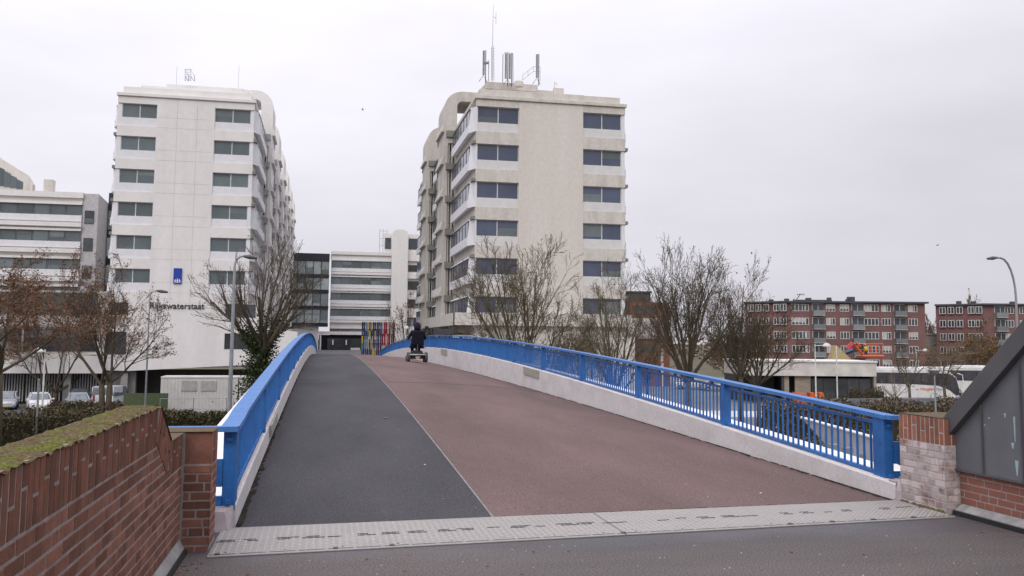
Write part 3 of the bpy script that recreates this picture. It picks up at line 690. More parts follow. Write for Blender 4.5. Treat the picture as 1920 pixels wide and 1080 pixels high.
part(mb, 'base_wall', beam_conc, RT)
mb = MB(); mb.box(11.15, 11.19, 80.5, 95, 2.2, 2.7); part(mb, 'base_slot', frame_dark, RT)
LT = tower(dict(x0=-20.15, x1=-7.4, y0=92, y1=186, heads=[24.30-3.215*k for k in range(6)], fh=3.215, ztop=25.0, wa=(-19.75, -16.55), wb=(-11.15, -7.75), hw=1.38, zcore=5.015, zbody=-1.2,
    wall=white_conc, beam=white_conc, glass=glass_green, side=-1, inner=1, prot=.95, zarch=30.1, reach=4.3, shaft=white_conc, collar=panel_grey, cornice=white_conc,
    bays=[(93.4, 104.8)]+[(112+15*i, 119.8+15*i) for i in range(5)], shafts=[(106+15*i, 111+15*i) for i in range(6)],
    label='white office tower with a blue emblem sign and dark lettering, left of the bridge'))
mb = MB(); mb.box(-17.0, -9.2, 99, 120, 25.3, 28.3); mb.box(-18.9, -8.4, 96, 122, 25.3, 27.2); part(mb, 'roof_house', white_conc, LT)
# lower floors of the left tower: blank wall with a sloping lower edge, two rows of wide dark windows
mb = MB(); mb.prism([(-20.15, -1.45), (-20.15, 5.005), (-6.5, 5.005), (-6.1, 2.75), (-2.6, 2.35), (-2.6, -.72), (-8.2, -.95), (-18.1, -1.5)], 92.0, 92.36, 'y'); mb.box(-20.1, -2.6, 92.4, 110, -1.1, 2.3)
part(mb, 'lower_wall', white_conc, LT)
for (xa, xb, za, zb) in ((-22.6, -18.35, 3.8, 4.98), (-9.47, -6.65, 3.68, 4.98), (-25.3, -18.4, .05, 2.2), (-9.47, -4.9, .62, 2.13)):
    if xa < -20.2: xa = -20.1
    put_window(LT, win_meshes('low', xb-xa, zb-za, 4, glass_dark, m_frame=frame_dark), (xa, 91.965, za))
mb = MB()
for x in (-14.65, -12.8): mb.box(x-.012, x+.012, 91.993, 92.01, 5, 24.9)
for k in range(6):
    for dz in (0, -1.0): zz = 24.3-3.215*k+dz-2.25+1.0; mb.box(-16.4, -11.3, 91.993, 92.01, zz-.01, zz+.01)
part(mb, 'panel_joints', mat('joint_grey', (.50, .49, .475), .9, .1), LT)
# podium west of the left tower
r = root('podium_block', (-27, 92, ZG), 'low white podium band with dark windows behind the leftmost trees', 'podium building')
mb = MB(); mb.box(-48, -20.2, 91.4, 92.1, -1.72, -.08); part(mb, 'white_band', white_conc, r)
mb = MB(); mb.box(-48, -20.2, 92.11, 100, .0, 6.0); part(mb, 'wall', beam_conc, r)
mb = MB(); mb.box(-47, -20.6, 92.0, 92.11, 2.6, 3.5); part(mb, 'pale_band', white_conc, r)
wmh = win_meshes('pod', 6.3, 2.1, 5, glass_dark, m_frame=frame_dark)
for i in range(4): put_window(r, wmh, (-46.9+6.5*i, 92.04, .3)); put_window(r, wmh, (-46.9+6.5*i, 92.04, 3.7))
for x in (-46, -38.5, -31.0, -23.5, -18.5): mb = MB(); mb.box(x-.3, x+.3, 92.3, 92.9, ZG, -1.73); part(mb, 'column', mat('column_concrete', (.35, .34, .33), .8, .2), r)
for x in (-30.5, -27.3, -24.1):      # ribbed screens under the band
    mb = MB(); q = x
    while q < x+3.0: mb.box(q, q+.11, 93.2, 93.3, ZG+.2, -1.8); q += .24
    part(mb, 'ribbed_screen', panel_grey, r)
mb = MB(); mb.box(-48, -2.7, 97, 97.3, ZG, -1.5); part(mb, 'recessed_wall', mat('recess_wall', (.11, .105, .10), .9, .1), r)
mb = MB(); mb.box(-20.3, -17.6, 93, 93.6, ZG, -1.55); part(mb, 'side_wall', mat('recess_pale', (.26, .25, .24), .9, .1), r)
# emblem sign and lettering on the left tower
r = root('emblem_sign', (-14.0, 91.9, 6.9), 'upright blue sign with a small white crest high on the white tower wall', 'sign')
mb = MB(); mb.box(-14.38, -13.62, 91.86, 91.95, 6.85, 8.35); part(mb, 'panel', sign_blue, r, bevel=.01)
mb = MB(); cx, cz = -14.0, 7.02
def disc(mb_, x, z_, rx, rz_, y0=91.845, y1=91.858, k=8): mb_.prism([(x+rx*math.cos(2*math.pi*i/k), z_+rz_*math.sin(2*math.pi*i/k)) for i in range(k)], y0, y1, 'y')
disc(mb, cx, cz+.10, .085, .13); disc(mb, cx, cz+.27, .06, .05); mb.box(cx-.02, cx+.02, 91.845, 91.858, cz+.30, cz+.36)
for S in (-1, 1):
    disc(mb, cx+S*.19, cz+.10, .045, .12); disc(mb, cx+S*.17, cz+.23, .05, .045); mb.box(cx+S*.25-.018, cx+S*.25+.018, 91.845, 91.858, cz-.02, cz+.2)
mb.box(cx-.26, cx+.26, 91.845, 91.858, cz-.06, cz-.025); part(mb, 'crest', sign_white, r)
me = text_mesh('Rijkswaterstaat', 1.0, .04, letter_dark)
xs = [v.co.x for v in me.vertices]; wd = max(xs)-min(xs); sc_ = 4.95/wd
for v in me.vertices: v.co = (v.co.x*sc_, v.co.y, v.co.z*sc_*1.06)
o = inst('wall_lettering', me, None, (-13.95, 91.93, 4.45)); tag(o, 'dark lettering spelling Rijkswaterstaat on the white tower wall', 'lettering')

# band-window buildings
def band_block(name, label, x0, x1, y0, depth, zs, hw, ztop, pane, mw, g, group=None, cat='office building', band=.75):
    r = root(name, ((x0+x1)/2, y0, ZG), label, cat, group)
    mb = MB(); mb.box(x0, x1, y0+.3, y0+depth, ZG, ztop-.3); part(mb, 'wall', mw, r)
    mb = MB(); mb.box(x0-.1, x1+.1, y0-.1, y0+depth, ztop-.3, ztop+.35); part(mb, 'cornice', mw, r)
    n_ = int(round((x1-x0)/pane)); pw = (x1-x0)/n_; wm_ = win_meshes('band', pw-.08, hw, 1, g, m_frame=frame_dark, edge=.045)
    for h in zs:
        for i in range(n_): put_window(r, wm_, (x0+i*pw+.04, y0+.18, h-hw))
        mb = MB(); mb.box(x0, x1, y0+.06, y0+.298, h-hw-band, h-hw-.01); part(mb, 'spandrel', panel_grey if mw != white_conc else panel_white, r)
        mb = MB(); mb.box(x0-.05, x1+.05, y0-.22, y0+.3, h-hw-band-.62, h-hw-band-.12); part(mb, 'ledge', mw, r)
        mb = MB(); mb.box(x0, x1, y0-.05, y0+.29, h+.01, h+.26); part(mb, 'sunshade_box', mw, r)
    return r
XB = band_block('linking_block', 'white block with long window bands closing the view beyond the bridge', 1.05, 13.3, 190, 12, [17.94, 14.55, 11.3, 8.0, 3.9], 1.5, 19.5, 1.95, white_conc, glass_green)
mb = MB(); mb.box(13.3, 16.6, 188.6, 200, -1.5, 23.5); mb.prism([(13.3, 23.5), (13.5, 24.2), (14.2, 24.6), (15.8, 24.6), (16.4, 24.2), (16.6, 23.5)], 188.6, 200, 'y'); part(mb, 'lift_shaft', white_conc, XB)
mb = MB(); mb.box(16.6, 22, 190.4, 202, ZG, 23.9); mb.box(11.8, 13.3, 190.5, 200, 19.4, 24.0); mb.box(16.6, 22, 189.8, 190.4, 14.5, 15.5); mb.box(16.6, 22, 189.8, 190.4, 18.2, 20.2); part(mb, 'upper_storey', white_conc, XB)
for zz, hh in ((20.7, 2.3), (16.0, 1.4), (12.2, 1.8), (8.4, 1.8), (4.6, 1.8)): put_window(XB, win_meshes('w', 2.6, hh, 2, glass_dark, m_frame=frame_dark), (16.9, 190.3, zz))
put_window(XB, win_meshes('w', 1.2, 2.3, 1, glass_dark, m_frame=frame_dark), (11.95, 190.4, 20.7))
mb = MB()
for a in (10.9, 11.6, 12.4): mb.tube([(a, 192, 19.8), (a, 192, 25.0)], .05, 5)
for q in (21.5, 23.0, 24.6): mb.tube([(10.9, 192, q), (12.4, 192, q)], .04, 5)
part(mb, 'roof_scaffold', metal_grey, XB)
mb = MB(); mb.box(-1.15, 8, 189.0, 189.4, 2.65, 3.3); mb.box(-7.2, -1.2, 189.0, 193, ZG, 4.4); mb.box(-.9, -.6, 189.05, 189.3, ZG, 2.65); part(mb, 'porch', white_conc, XB)
mb = MB(); mb.box(-1.1, 8, 189.5, 190.1, ZG, 2.6); part(mb, 'passage_shade_slab', mat('passage_shade_black', (.02, .02, .022), .8, .1), XB)  # near-black slab: the shade inside the passage opening is put into its colour
mb = MB(); mb.box(.6, 7.6, 189.2, 189.35, -1.4, 1.9); part(mb, 'porch_glass', glass_dark, XB)
mb = MB(); mb.box(1.6, 1.85, 189.1, 189.18, .6, 1.6); mb.box(4.3, 4.55, 189.1, 189.18, .6, 1.6); part(mb, 'pale_notice', sign_white, XB)
mb = MB(); mb.box(5.3, 7.2, 188.2, 188.9, -1.9, .0); single(mb, 'white_kiosk', cabin_white, (6.2, 188.5, -1.9), 'small white box in front of the dark passage at the bridge end', 'box', bevel=.05)
# glazed stair block
r = root('glazed_stair_block', (-3.3, 188, ZG), 'stairwell block with dark bands between tall greenish glass at the end of the left tower', 'stair block')
mb = MB(); mb.box(-7.2, .6, 188.5, 196, 4.3, 19.0); part(mb, 'wall', panel_grey, r)
for zz in (4.3, 7.75, 11.05, 14.2, 17.6): mb = MB(); mb.box(-7.3, .65, 188.0, 188.5, zz, zz+(1.5 if zz > 17 else .62)); part(mb, 'dark_band', dark_panel, r)
for zz, hh in ((4.95, 2.75), (8.4, 2.6), (11.7, 2.45), (14.85, 2.7)):
    wm_ = win_meshes('st', 1.5, hh, 1, glass_stair, m_frame=frame_dark, edge=.05)
    for i in range(5): put_window(r, wm_, (-7.15+i*1.55, 188.2, zz))
# building on the far left with bands, its raised part behind
LB = band_block('low_office_block', 'white five-storey office block with window bands at the far left', -52, -27.9, 112, 16, [16.9, 13.85, 10.6, 7.4, 4.2], 1.2, 18.0, 1.75, white_conc, glass_green)
mb = MB(); mb.prism([(112.3, 18.3), (112.3, ZG), (122, ZG), (122, 17.6)], -27.85, -26.2, 'x'); part(mb, 'end_wall', mat('end_wall_grey', (.50, .49, .50), .8, .2), LB)
for h in (15.9, 12.7, 9.5): put_window(LB, win_meshes('e', 1.0, 1.5, 1, glass_dark, m_frame=frame_dark), (-27.6, 112.2, h-1.1))
mb = MB(); mb.box(-32.4, -31.4, 113, 114, 18.3, 19.9); part(mb, 'chimney', beam_conc, LB)
mb = MB(); mb.box(-26.15, -24.5, 117, 119, ZG, 19.2); part(mb, 'dark_link', dark_panel, LB)
for zz in (4.5, 8, 11.4, 14.7): mb = MB(); mb.box(-26.1, -24.55, 116.9, 116.98, zz, zz+2.3); part(mb, 'link_glass', glass_stair, LB)
r = root('sloped_roof_storey', (-42, 132, 18), 'grey sloping top storey behind the flat roof at the far left edge', 'roof storey')
a, b_, c_, d_ = atY(-60, 296, 132), atY(0, 296, 132), atY(52, 345, 132), atY(52, 360, 132)
mb = MB(); mb.prism([(a.x, ZG), (d_.x+.6, ZG), (c_.x+.6, c_.z), (c_.x-.2, c_.z+1.3), (b_.x, b_.z), (a.x, b_.z+3.5)], 132, 133.2, 'y'); part(mb, 'wall', beam_conc, r)
for i in range(4):
    p = atY(2+i*12, 332+i*2, 131.95); hh = 2.6-i*.42; mb = MB(); mb.prism([(p.x-.42, p.z-1.2), (p.x+.36, p.z-1.2), (p.x+.36, p.z-1.2+hh-.35), (p.x-.42, p.z-1.2+hh)], 131.93, 131.99, 'y'); part(mb, 'pane', glass_green, r)

# ---- roof equipment
mast_grp = 'antennas on the beige tower roof'
def tower_pt(px, py, Y): return atY(px, py, Y)
r = root('lattice_mast', tower_pt(924, 152, 86), 'tall thin lattice radio mast, highest of all the roof aerials', 'radio mast', mast_grp)
b0 = r.location; t1 = tower_pt(923.5, 88, 86); t2 = tower_pt(925, 9, 86)
mb = MB()
for dx, dy in ((-.13, 0), (.13, 0), (0, .2)): mb.tube([b0+Vector((dx, dy, 0)), t1+Vector((dx*.8, dy, 0))], .022, 5)
q = b0.z+.2; i = 0
while q < t1.z: mb.tube([(b0.x-.13, b0.y, q), (b0.x+.13, b0.y, q)], .018, 4); mb.tube([(b0.x-.13, b0.y, q), (b0.x+.13, b0.y, q+.28)], .014, 4); q += .28
part(mb, 'lattice', metal_grey, r)
mb = MB(); mb.tube([t1, t2], [.03, .015], 5); mb.tube([t2+Vector((.28, 0, -1.9)), t2+Vector((.28, 0, -.8))], .02, 4); mb.tube([t2+Vector((0, 0, -1.2)), t2+Vector((.28, 0, -1.35))], .02, 4); part(mb, 'whip_aerial', metal_grey, r)
def panel_antenna(px0, px1, y0, y1, label, n_=1, frame=False):
    c = tower_pt((px0+px1)/2, y1, 86.5); t = tower_pt((px0+px1)/2, y0, 86.5); hh = t.z-c.z; wd = (px1-px0)/20.2
    r = root('panel_antenna', c, label, 'antenna', mast_grp)
    for i in range(n_):
        xx = c.x-wd/2+wd*(i+.35)/max(n_, 1); mb = MB(); mb.box(xx, xx+.2, c.y-.1, c.y+.05, c.z+.55, t.z); part(mb, 'panel', mat('antenna_grey', (.27, .27, .26), .6, .3), r, bevel=.02)
        mb = MB(); mb.tube([(xx+.32, c.y+.1, c.z-.2), (xx+.32, c.y+.1, t.z+.1)], .045, 6); part(mb, 'pole', metal_dark, r)
    if frame:
        mb = MB(); f0, f1 = c.x-wd/2-.1, c.x+wd/2+.15
        mb.tube([(f0, c.y-.2, c.z), (f0, c.y-.2, t.z-.2), (f0+.25, c.y, t.z+.1), (f1, c.y, t.z+.1), (f1, c.y-.2, c.z)], .035, 6); part(mb, 'frame', metal_dark, r)
    mb = MB(); mb.tube([(c.x-.4, c.y, c.z-.1), (c.x, c.y, c.z+.5), (c.x+.4, c.y, c.z-.1)], .03, 5); part(mb, 'foot', metal_dark, r); return r
pa = panel_antenna(901, 911, 95, 151, 'panel antenna with a small dish beside the lattice mast, leftmost on the roof')
c = tower_pt(914, 118, 86.3); mb = MB(); mb.tube([c+Vector((-.25, 0, 0)), c+Vector((.1, -.1, 0))], [.2, .12], 10); mb.tube([c+Vector((.15, .1, -1.8)), c+Vector((.15, .1, .3))], .04, 5); part(mb, 'dish', metal_grey, pa)
panel_antenna(943, 959, 101, 158, 'pair of panel antennas inside an open pipe frame in the middle of the roof', 2, True)
pa = panel_antenna(1001, 1011, 102, 156, 'single panel antenna beside a small roof stair, rightmost on the roof')
mb = MB(); a, b_ = tower_pt(980, 150, 86.8), tower_pt(1000, 134, 86.8)
for dz in (0, .5): mb.tube([a+Vector((0, 0, dz)), b_+Vector((0, 0, dz)), b_+Vector((.7, 0, dz))], .02, 4)
for q in (0, .5, 1): p = a.lerp(b_, q); mb.tube([p, p+Vector((0, 0, .5))], .018, 4)
mb.tube([b_+Vector((.7, 0, .5)), b_+Vector((.7, 0, -1))], .02, 4); part(mb, 'roof_stair_rail', metal_grey, pa)
mb = MB(); p = tower_pt(973, 157, 86.2); mb.lathe(p, [(.45, -.3), (.45, .15), (.36, .26), (.1, .3)], 14); single(mb, 'roof_vent', beam_conc, p, 'round vent cap between the two right antennas', 'vent')
mb = MB(); p = tower_pt(1040, 167, 85); mb.tube([p, p+Vector((0, 0, .7)), p+Vector((.25, 0, .45))], .05, 6); mb.box(p.x-.1, p.x+.9, p.y-.1, p.y+.3, p.z-.5, p.z+.1); single(mb, 'roof_hook', beam_conc, p, 'small hooked post on the right part of the beige tower roof', 'post')
# ladder hoops on the left tower
r = root('roof_ladder', atY(355, 152, 98.5), 'pale ladder with two safety hoops on top of the white tower roof', 'ladder')
mb = MB()
for px in (347, 358):
    pts = [atY(px, 152, 98.5), atY(px, 130, 98.5), atY(px+7, 143, 98.5), atY(px+7, 152, 98.5)]; mb.tube(pts, .035, 5); mb.tube([atY(px, 143, 98.5), atY(px+6, 152, 98.5)], .03, 5)
mb.tube([atY(347, 130, 98.5), atY(358, 130, 98.5)], .03, 5); part(mb, 'hoops', metal_grey, r)
mb = MB()
for i in range(6): y = 133+i*3.4; mb.tube([atY(347, y, 98.4), atY(358, y, 98.4)], .02, 4)
part(mb, 'rungs', metal_grey, r)
for px, y, ln_, lb in ((331, 148, 1.4, 'thin aerial left of the ladder on the white tower roof'), (447, 155, 1.9, 'thin aerial at the right end of the white tower roof')):
    p = atY(px, y, 99); mb = MB(); mb.tube([p+Vector((0, 0, -.6)), p+Vector((0, 0, ln_))], .014, 4); single(mb, 'thin_aerial', metal_grey, p, lb, 'aerial', 'thin aerials on the white tower')

# ---- colourful poles screen
r = root('colour_post_screen', (6.5, 110, -.5), 'art screen of tall striped posts in blue, yellow and red', 'post screen')
cols = {'b': mat('screen_blue', (.03, .05, .14), .6, .3), 'l': mat('screen_light_blue', (.10, .22, .36), .6, .3), 'y': mat('screen_yellow', (.55, .40, .03), .6, .3), 'r': mat('screen_red', (.33, .01, .03), .6, .3), 'p': mat('screen_purple', (.10, .02, .09), .6, .3), 'w': mat('screen_white', (.5, .48, .42), .6, .3), 'k': mat('screen_black', (.015, .015, .03), .6, .3)}
pat = ['kbylb', 'kblb', 'lblb', 'ylyb', 'bybb', 'ybyb', 'kbby', 'byby', 'bpb', 'pbp', 'bbk', 'wrw', 'rrw', 'rwr', 'wrr', 'rrr', 'wpr', 'rkr']
for i, s_ in enumerate(pat):
    p0 = atY(680+i*3.45, 603, 110); x = p0.x; zt_ = p0.z-.05; zb = -.45
    post = root('p', (x, 110+.25*(i % 2), zb), None, None); post.name = 'striped_post'; post.parent = r; post.location = post.location-r.location
    k = len(s_); e = [zb+(zt_-zb)*(j/k) for j in range(k+1)]
    for j, ch in enumerate(s_):
        ww = .085; mb = MB(); o = wloc(post); mb.box(o.x-ww, o.x+ww, o.y-ww, o.y+ww, e[k-1-j], e[k-j]); part(mb, 'stripe', cols[ch], post)
# ================================================================ APARTMENTS AND OTHER FAR BUILDINGS
def apartment(name, label, px0, px1, pyroof, D, rows, layout, px_ref, nrows, extra_left=0, yaw=0, wall=brick_hazed, grp='red brick apartment blocks'):
    """block facing the camera; layout: list of (px, kind) along the facade, kind w=window, W=wide, n=narrow, b=balcony"""
    s = 1700.0/D; p = atD(px0, pyroof, D); o = Vector((p.x, p.y, ZG)); rz = -TH+yaw
    r = root(name, o, label, 'apartment block', grp, rz)
    W_ = (px1-px0)/s; H = p.z-ZG
    mb = MB(); mb.box(0, W_, .3, 12, 0, H-.45); part(mb, 'wall', wall, r, True)
    mb = MB(); mb.box(-.5, W_+.5, -.5, 12.5, H-.45, H-.1); part(mb, 'roof', roof_dark, r, True)
    if extra_left:
        lw = extra_left/s; mb = MB(); mb.prism([(-lw, 6.5), (0, .3), (0, 12), (-lw+4.6, 12)], 0, H-.45, 'z'); part(mb, 'side_wing_wall', wall, r, True)
        mb = MB(); mb.prism([(-lw-.5, 5.9), (0, -.5), (0, 12.5), (-lw+4.4, 12.5)], H-.449, H-.1, 'z'); part(mb, 'side_wing_roof', roof_dark, r, True)
    fh = 2.83; lib = {}
    for kind, wd in (('w', 1.9), ('W', 3.0), ('n', .85), ('s', 1.3)):
        ht = 1.5; f = MB(); gl = MB(); e = .11
        f.box(0, wd, -.05, .06, 0, e); f.box(0, wd, -.05, .06, ht-e, ht); f.box(0, e, -.05, .06, e, ht-e); f.box(wd-e, wd, -.05, .06, e, ht-e)
        k = {'w': 3, 'W': 4, 'n': 1, 's': 2}[kind]
        for i in range(1, k): f.box(wd*i/k-.07, wd*i/k+.07, -.05, .06, e, ht-e)
        gl.box(e*.5, wd-e*.5, 0, .04, e*.5, ht-e*.5); c = MB(); c.box(e, wd*.55, -.012, -.004, e, ht-e)
        c2 = MB(); c2.box(e, wd-e, -.012, -.004, ht*.35, ht-e)
        lib[kind] = (f.mesh('window_frame', frame_white), gl.mesh('pane', glass_dark), c.mesh('curtain', curtain), c2.mesh('curtain', curtain))
    f = MB(); f.box(0, 2.4, -1.05, .3, -.16, 0); bal_slab = f.mesh('balcony', mat('balcony_concrete', (.42, .42, .42), .8, .2))
    f = MB(); f.box(0, 2.4, -1.03, -1.0, .02, .95); f.box(0, .03, -1.0, .3, .02, .95); f.box(2.37, 2.4, -1.0, .3, .02, .95); bal_rail = f.mesh('balustrade', mat('balustrade_grey', (.20, .22, .23), .4, .4, objrand=.2))
    f = MB(); f.box(.05, 2.35, -.02, .35, 0, 2.45); bal_rec = f.mesh('recess', glass_dark)
    f = MB(); f.box(.0, .1, -.07, .02, 0, 2.4); f.box(1.2, 1.3, -.07, .02, 0, 2.4); f.box(0, 2.3, -.07, .02, 2.3, 2.4); bal_fr = f.mesh('door_frame', frame_white)
    for j in range(nrows):
        zc = H-.62-1.6-j*fh
        if zc < .3: break
        for (px, kind) in layout:
            x = (px-px0)/s
            if kind == 'b':
                b = inst('balcony', bal_slab, r, (x, .3, zc-.75)); inst('balustrade', bal_rail, b); inst('recess', bal_rec, b); inst('door_frame', bal_fr, b)
            else:
                wn = inst('window', lib[kind][0], r, (x, .25, zc)); inst('pane', lib[kind][1], wn)
                q = rnd.random()
                if q < .35: inst('curtain', lib[kind][2], wn)
                elif q < .55: inst('curtain', lib[kind][3], wn)
    if extra_left:
        for j in range(nrows):
            zc = H-.62-1.6-j*fh
            if zc < .3: break
            for u in (.12, .3, .48, .72, .88):
                x = -lw*(1-u); y = .3+6.2*(1-u); wn = inst('window', lib['s'][0], r, (x-.5, y-.12, zc), math.atan2(-6.2, lw)); inst('pane', lib['s'][1], wn)
    return r, s, H
lay = [(1484, 'W'), (1509, 'n'), (1523, 'b'), (1549, 'w'), (1575, 'w'), (1597, 'b'), (1620, 'W'), (1653, 'w'), (1676, 'b'), (1703, 'w')]
A1, s_, H_ = apartment('apartment_block', 'long red brick apartment block with white balconies behind the canteen and white coach', 1478, 1735, 563, 187, 5, lay, 0, 5, extra_left=66)
for px, a, b_ in ((1532, .5, .9), (1572, .35, 1.0), (1608, .35, .7), (1614, .7, 1.2), (1490, .4, .7), (1460, .4, .5)):
    x = (px-1478)/s_; yy = 5; mb = MB(); mb.box(x-a, x+a, yy, yy+1, H_-.1, H_-.1+b_); part(mb, 'chimney', roof_dark, A1, True)
mb = MB(); x = (1532-1478)/s_; mb.box(x-3, x+4.5, 4, 6.5, H_-.1, H_+.35); part(mb, 'roof_box', roof_dark, A1, True)
mb = MB(); x = (1500-1478)/s_; mb.tube([(x, 3, H_), (x+1.1, 3, H_+1.5)], .09, 5); mb.tube([(x+.4, 3, H_+1.35), (x+1.9, 3, H_+1.45)], .06, 5)
for q in (.45, .9, 1.4, 1.85): mb.tube([(x+q, 3, H_+1.1), (x+q, 3, H_+1.6)], .04, 4)
part(mb, 'tv_aerial', metal_dark, A1, True)
lay2 = [(1865, 'b'), (1884, 'w'), (1912, 'w'), (1935, 'w')]
A2, s_, H_ = apartment('apartment_block', 'red brick apartment block at the far right, partly hidden by a brown tree', 1845, 1990, 568, 190, 5, lay2, 0, 5, extra_left=64)
for px in (1850, 1822, 1925): x = (px-1845)/s_; mb = MB(); mb.box(x-.35, x+.35, 5, 6, H_-.1, H_+.6); part(mb, 'chimney', roof_dark, A2, True)
# small grey building between the blocks
p = atD(1734, 628, 200); mb = MB(); mb.box(0, 4, 0, 8, 0, p.z-ZG); mb.box(-.2, 4.2, -.2, 8.2, p.z-ZG, p.z-ZG+.4); single(mb, 'grey_annex', mat('annex_wall', (.30, .29, .28), .9, .1), (0, 0, 0), 'small grey annex in the gap between the two apartment blocks', 'annex')
o = col.objects['grey_annex']; o.location = (p.x, p.y, ZG); o.rotation_euler = (0, 0, -TH)
# brown brick block behind the middle trees
p = atD(1137, 566, 130); s_ = 1700/130.; r = root('brick_block', (p.x, p.y, ZG), 'orange-brown brick building glimpsed between the bare trees right of the beige tower', 'building', rz=-TH)
H_ = p.z-ZG; W_ = 118/s_
mb = MB(); mb.box(3.4, W_, 0, 12, 0, H_); part(mb, 'wall', brick_far2, r, True)
mb = MB(); mb.box(0, 3.4, .4, 10, 0, H_+.1); part(mb, 'dark_wing', mat('dark_wing', (.10, .095, .10), .8, .2), r, True)
mb = MB(); mb.box(3.2, 6.4, .5, 6, H_, H_+1.4); mb.box(3.0, 6.6, .3, 6.2, H_+1.4, H_+1.6); part(mb, 'roof_house', roof_dark, r, True)
mb = MB(); mb.box(3.0, 7.2, -.3, 0, H_-5.2, H_-2.3); part(mb, 'white_panel', cabin_white, r, True)
mb = MB(); mb.box(7.75, 8.1, -.12, 0, 0, H_-1.2); part(mb, 'downpipe_strip', cabin_white, r, True)
for zz in (H_-2.2, H_-7.6): mb = MB(); mb.box(4, 7, -.05, .02, zz+.4, zz+1.7); part(mb, 'window', glass_dark, r, True)

# canteen with glass front
p0 = atD(1395, 679, 95); r = root('canteen', (p0.x, p0.y, ZG), 'flat-roofed building with a cream fascia over a dark glass front', 'canteen', rz=-TH)
s_ = 1700/95.; W_ = (1643-1395)/s_; H_ = atD(1643, 679, 95).z-ZG
mb = MB(); mb.box(0, W_, 0, 9, H_-1.5, H_-.06); part(mb, 'fascia', mat('cream_fascia', (.62, .60, .56), .8, .2, nscale=.8), r, True)
mb = MB(); mb.box(-.1, W_+.1, -.15, 9.1, H_-.06, H_+.1); part(mb, 'roof_edge', white_conc, r, True)
wm_ = win_meshes('cf', 1.2, 2.55, 1, glass_dark, m_frame=frame_dark, edge=.05)
for i in range(5): o = inst('window', wm_[0], r, (W_-6.7+i*1.25, .35, .05)); inst('pane', wm_[1], o)
for bx_ in ((W_-8.4, W_-6.75, .5, .7), (4.3, 4.8, .4, .8), (W_-.25, W_, .1, 8)): mb = MB(); mb.box(*bx_, 0, H_-1.5); part(mb, 'wall', mat('canteen_wall', (.33, .29, .24), .8, .2), r, True)
for bx_ in ((0, 4.3, 4, 8.9), (4.8, W_-.3, 3.0, 8.9)): mb = MB(); mb.box(*bx_, 0, H_-1.5); part(mb, 'inner_wall', mat('inner_dark', (.07, .07, .075), .8, .2), r, True)
for x in (1.0, 4.0): mb = MB(); mb.box(x, x+.25, .3, .55, 0, H_-1.5); part(mb, 'column', frame_dark, r, True)
for i, (px, w_, lb) in enumerate(((1491, 20, 'orange skip under the left half of the cream fascia'), (1519, 10, 'orange front of a loader between two pillars'), (1536, 10, 'orange rounded machine body right of the white pole'))):
    a = atD(px, 712, 93); k = 1700/93.; mb = MB(); W2 = w_/k
    mb.prism([(0, 0), (W2, 0), (W2*1.02, .6), (W2*(.98 if i == 0 else .75), 1.15 if i else 1.05), (0, 1.15)], 0, 1.2, 'y')
    o = single(mb, 'orange_machine' if i else 'orange_skip', orange_paint, (0, 0, 0), lb, 'machine' if i else 'skip', bevel=.06); o.location = (a.x, a.y, ZG+.1); o.rotation_euler = (0, 0, -TH)

# ---- elevating platform with a worker above the canteen roof
D = 108; k = 1700/D
r = root('boom_lift', atD(1540, 700, D), 'orange boom lift raising its basket above the canteen roof', 'boom lift')
bp = r.location.copy()
mb = MB(); mb.tube([atD(1500, 705, D+3), atD(1545, 678, D), atD(1600, 656, D-1)], [.30, .30, .24], 4); part(mb, 'lower_boom', car_blue, r)
mb = MB(); mb.box(atD(1500, 745, D).x-1.4, atD(1500, 745, D).x+1.4, bp.y-1, bp.y+1.5, ZG+.3, ZG+1.6); part(mb, 'chassis', orange_paint, r, bevel=.1)
mb = MB(); mb.tube([atD(1590, 656, D), atD(1600, 644, D)], [.45, .38], 6); part(mb, 'knuckle', mat('red_oxide', (.42, .03, .03), .5, .4), r)
mb = MB(); mb.tube([atD(1600, 645, D), atD(1621, 669, D)], .17, 4); mb.tube([atD(1606, 642, D), atD(1614, 651, D)], .1, 4); part(mb, 'fly_boom', orange_paint, r)
mb = MB(); q0, q1 = atD(1616, 668, D-.5), atD(1656, 668, D-.5); y0_, y1_ = 0, 1.2
def bp_(px, py, dy): v = atD(px, py, D-.5); return Vector((v.x, v.y+dy, v.z))
for dy in (0, 1.3):
    mb.tube([bp_(1617, 668, dy), bp_(1657, 668, dy)], .16, 4); mb.tube([bp_(1620, 645, dy), bp_(1656, 645, dy)], .05, 4); mb.tube([bp_(1620, 656, dy), bp_(1656, 656, dy)], .04, 4)
    for px in (1620, 1632, 1644, 1656): mb.tube([bp_(px, 645, dy), bp_(px, 668, dy)], .05, 4)
mb.tube([bp_(1620, 645, 0), bp_(1620, 645, 1.3)], .05, 4); mb.tube([bp_(1656, 645, 0), bp_(1656, 645, 1.3)], .05, 4); part(mb, 'basket', orange_paint, r)
# piled building material under the boom
mb = MB(); a = atD(1575, 676, 104); mb.prism([(-1.8, -2), (2.2, -2), (2.2, .1), (1.4, .1), (-.3, 1.7)], 0, 1.5, 'y'); o = single(mb, 'sand_coloured_panel', mat('plywood', (.36, .29, .15), .8, .2), (0, 0, 0), 'tilted plywood-coloured sheet behind the canteen roof under the boom', 'sheet'); o.location = a; o.rotation_euler = (0, 0, -TH)

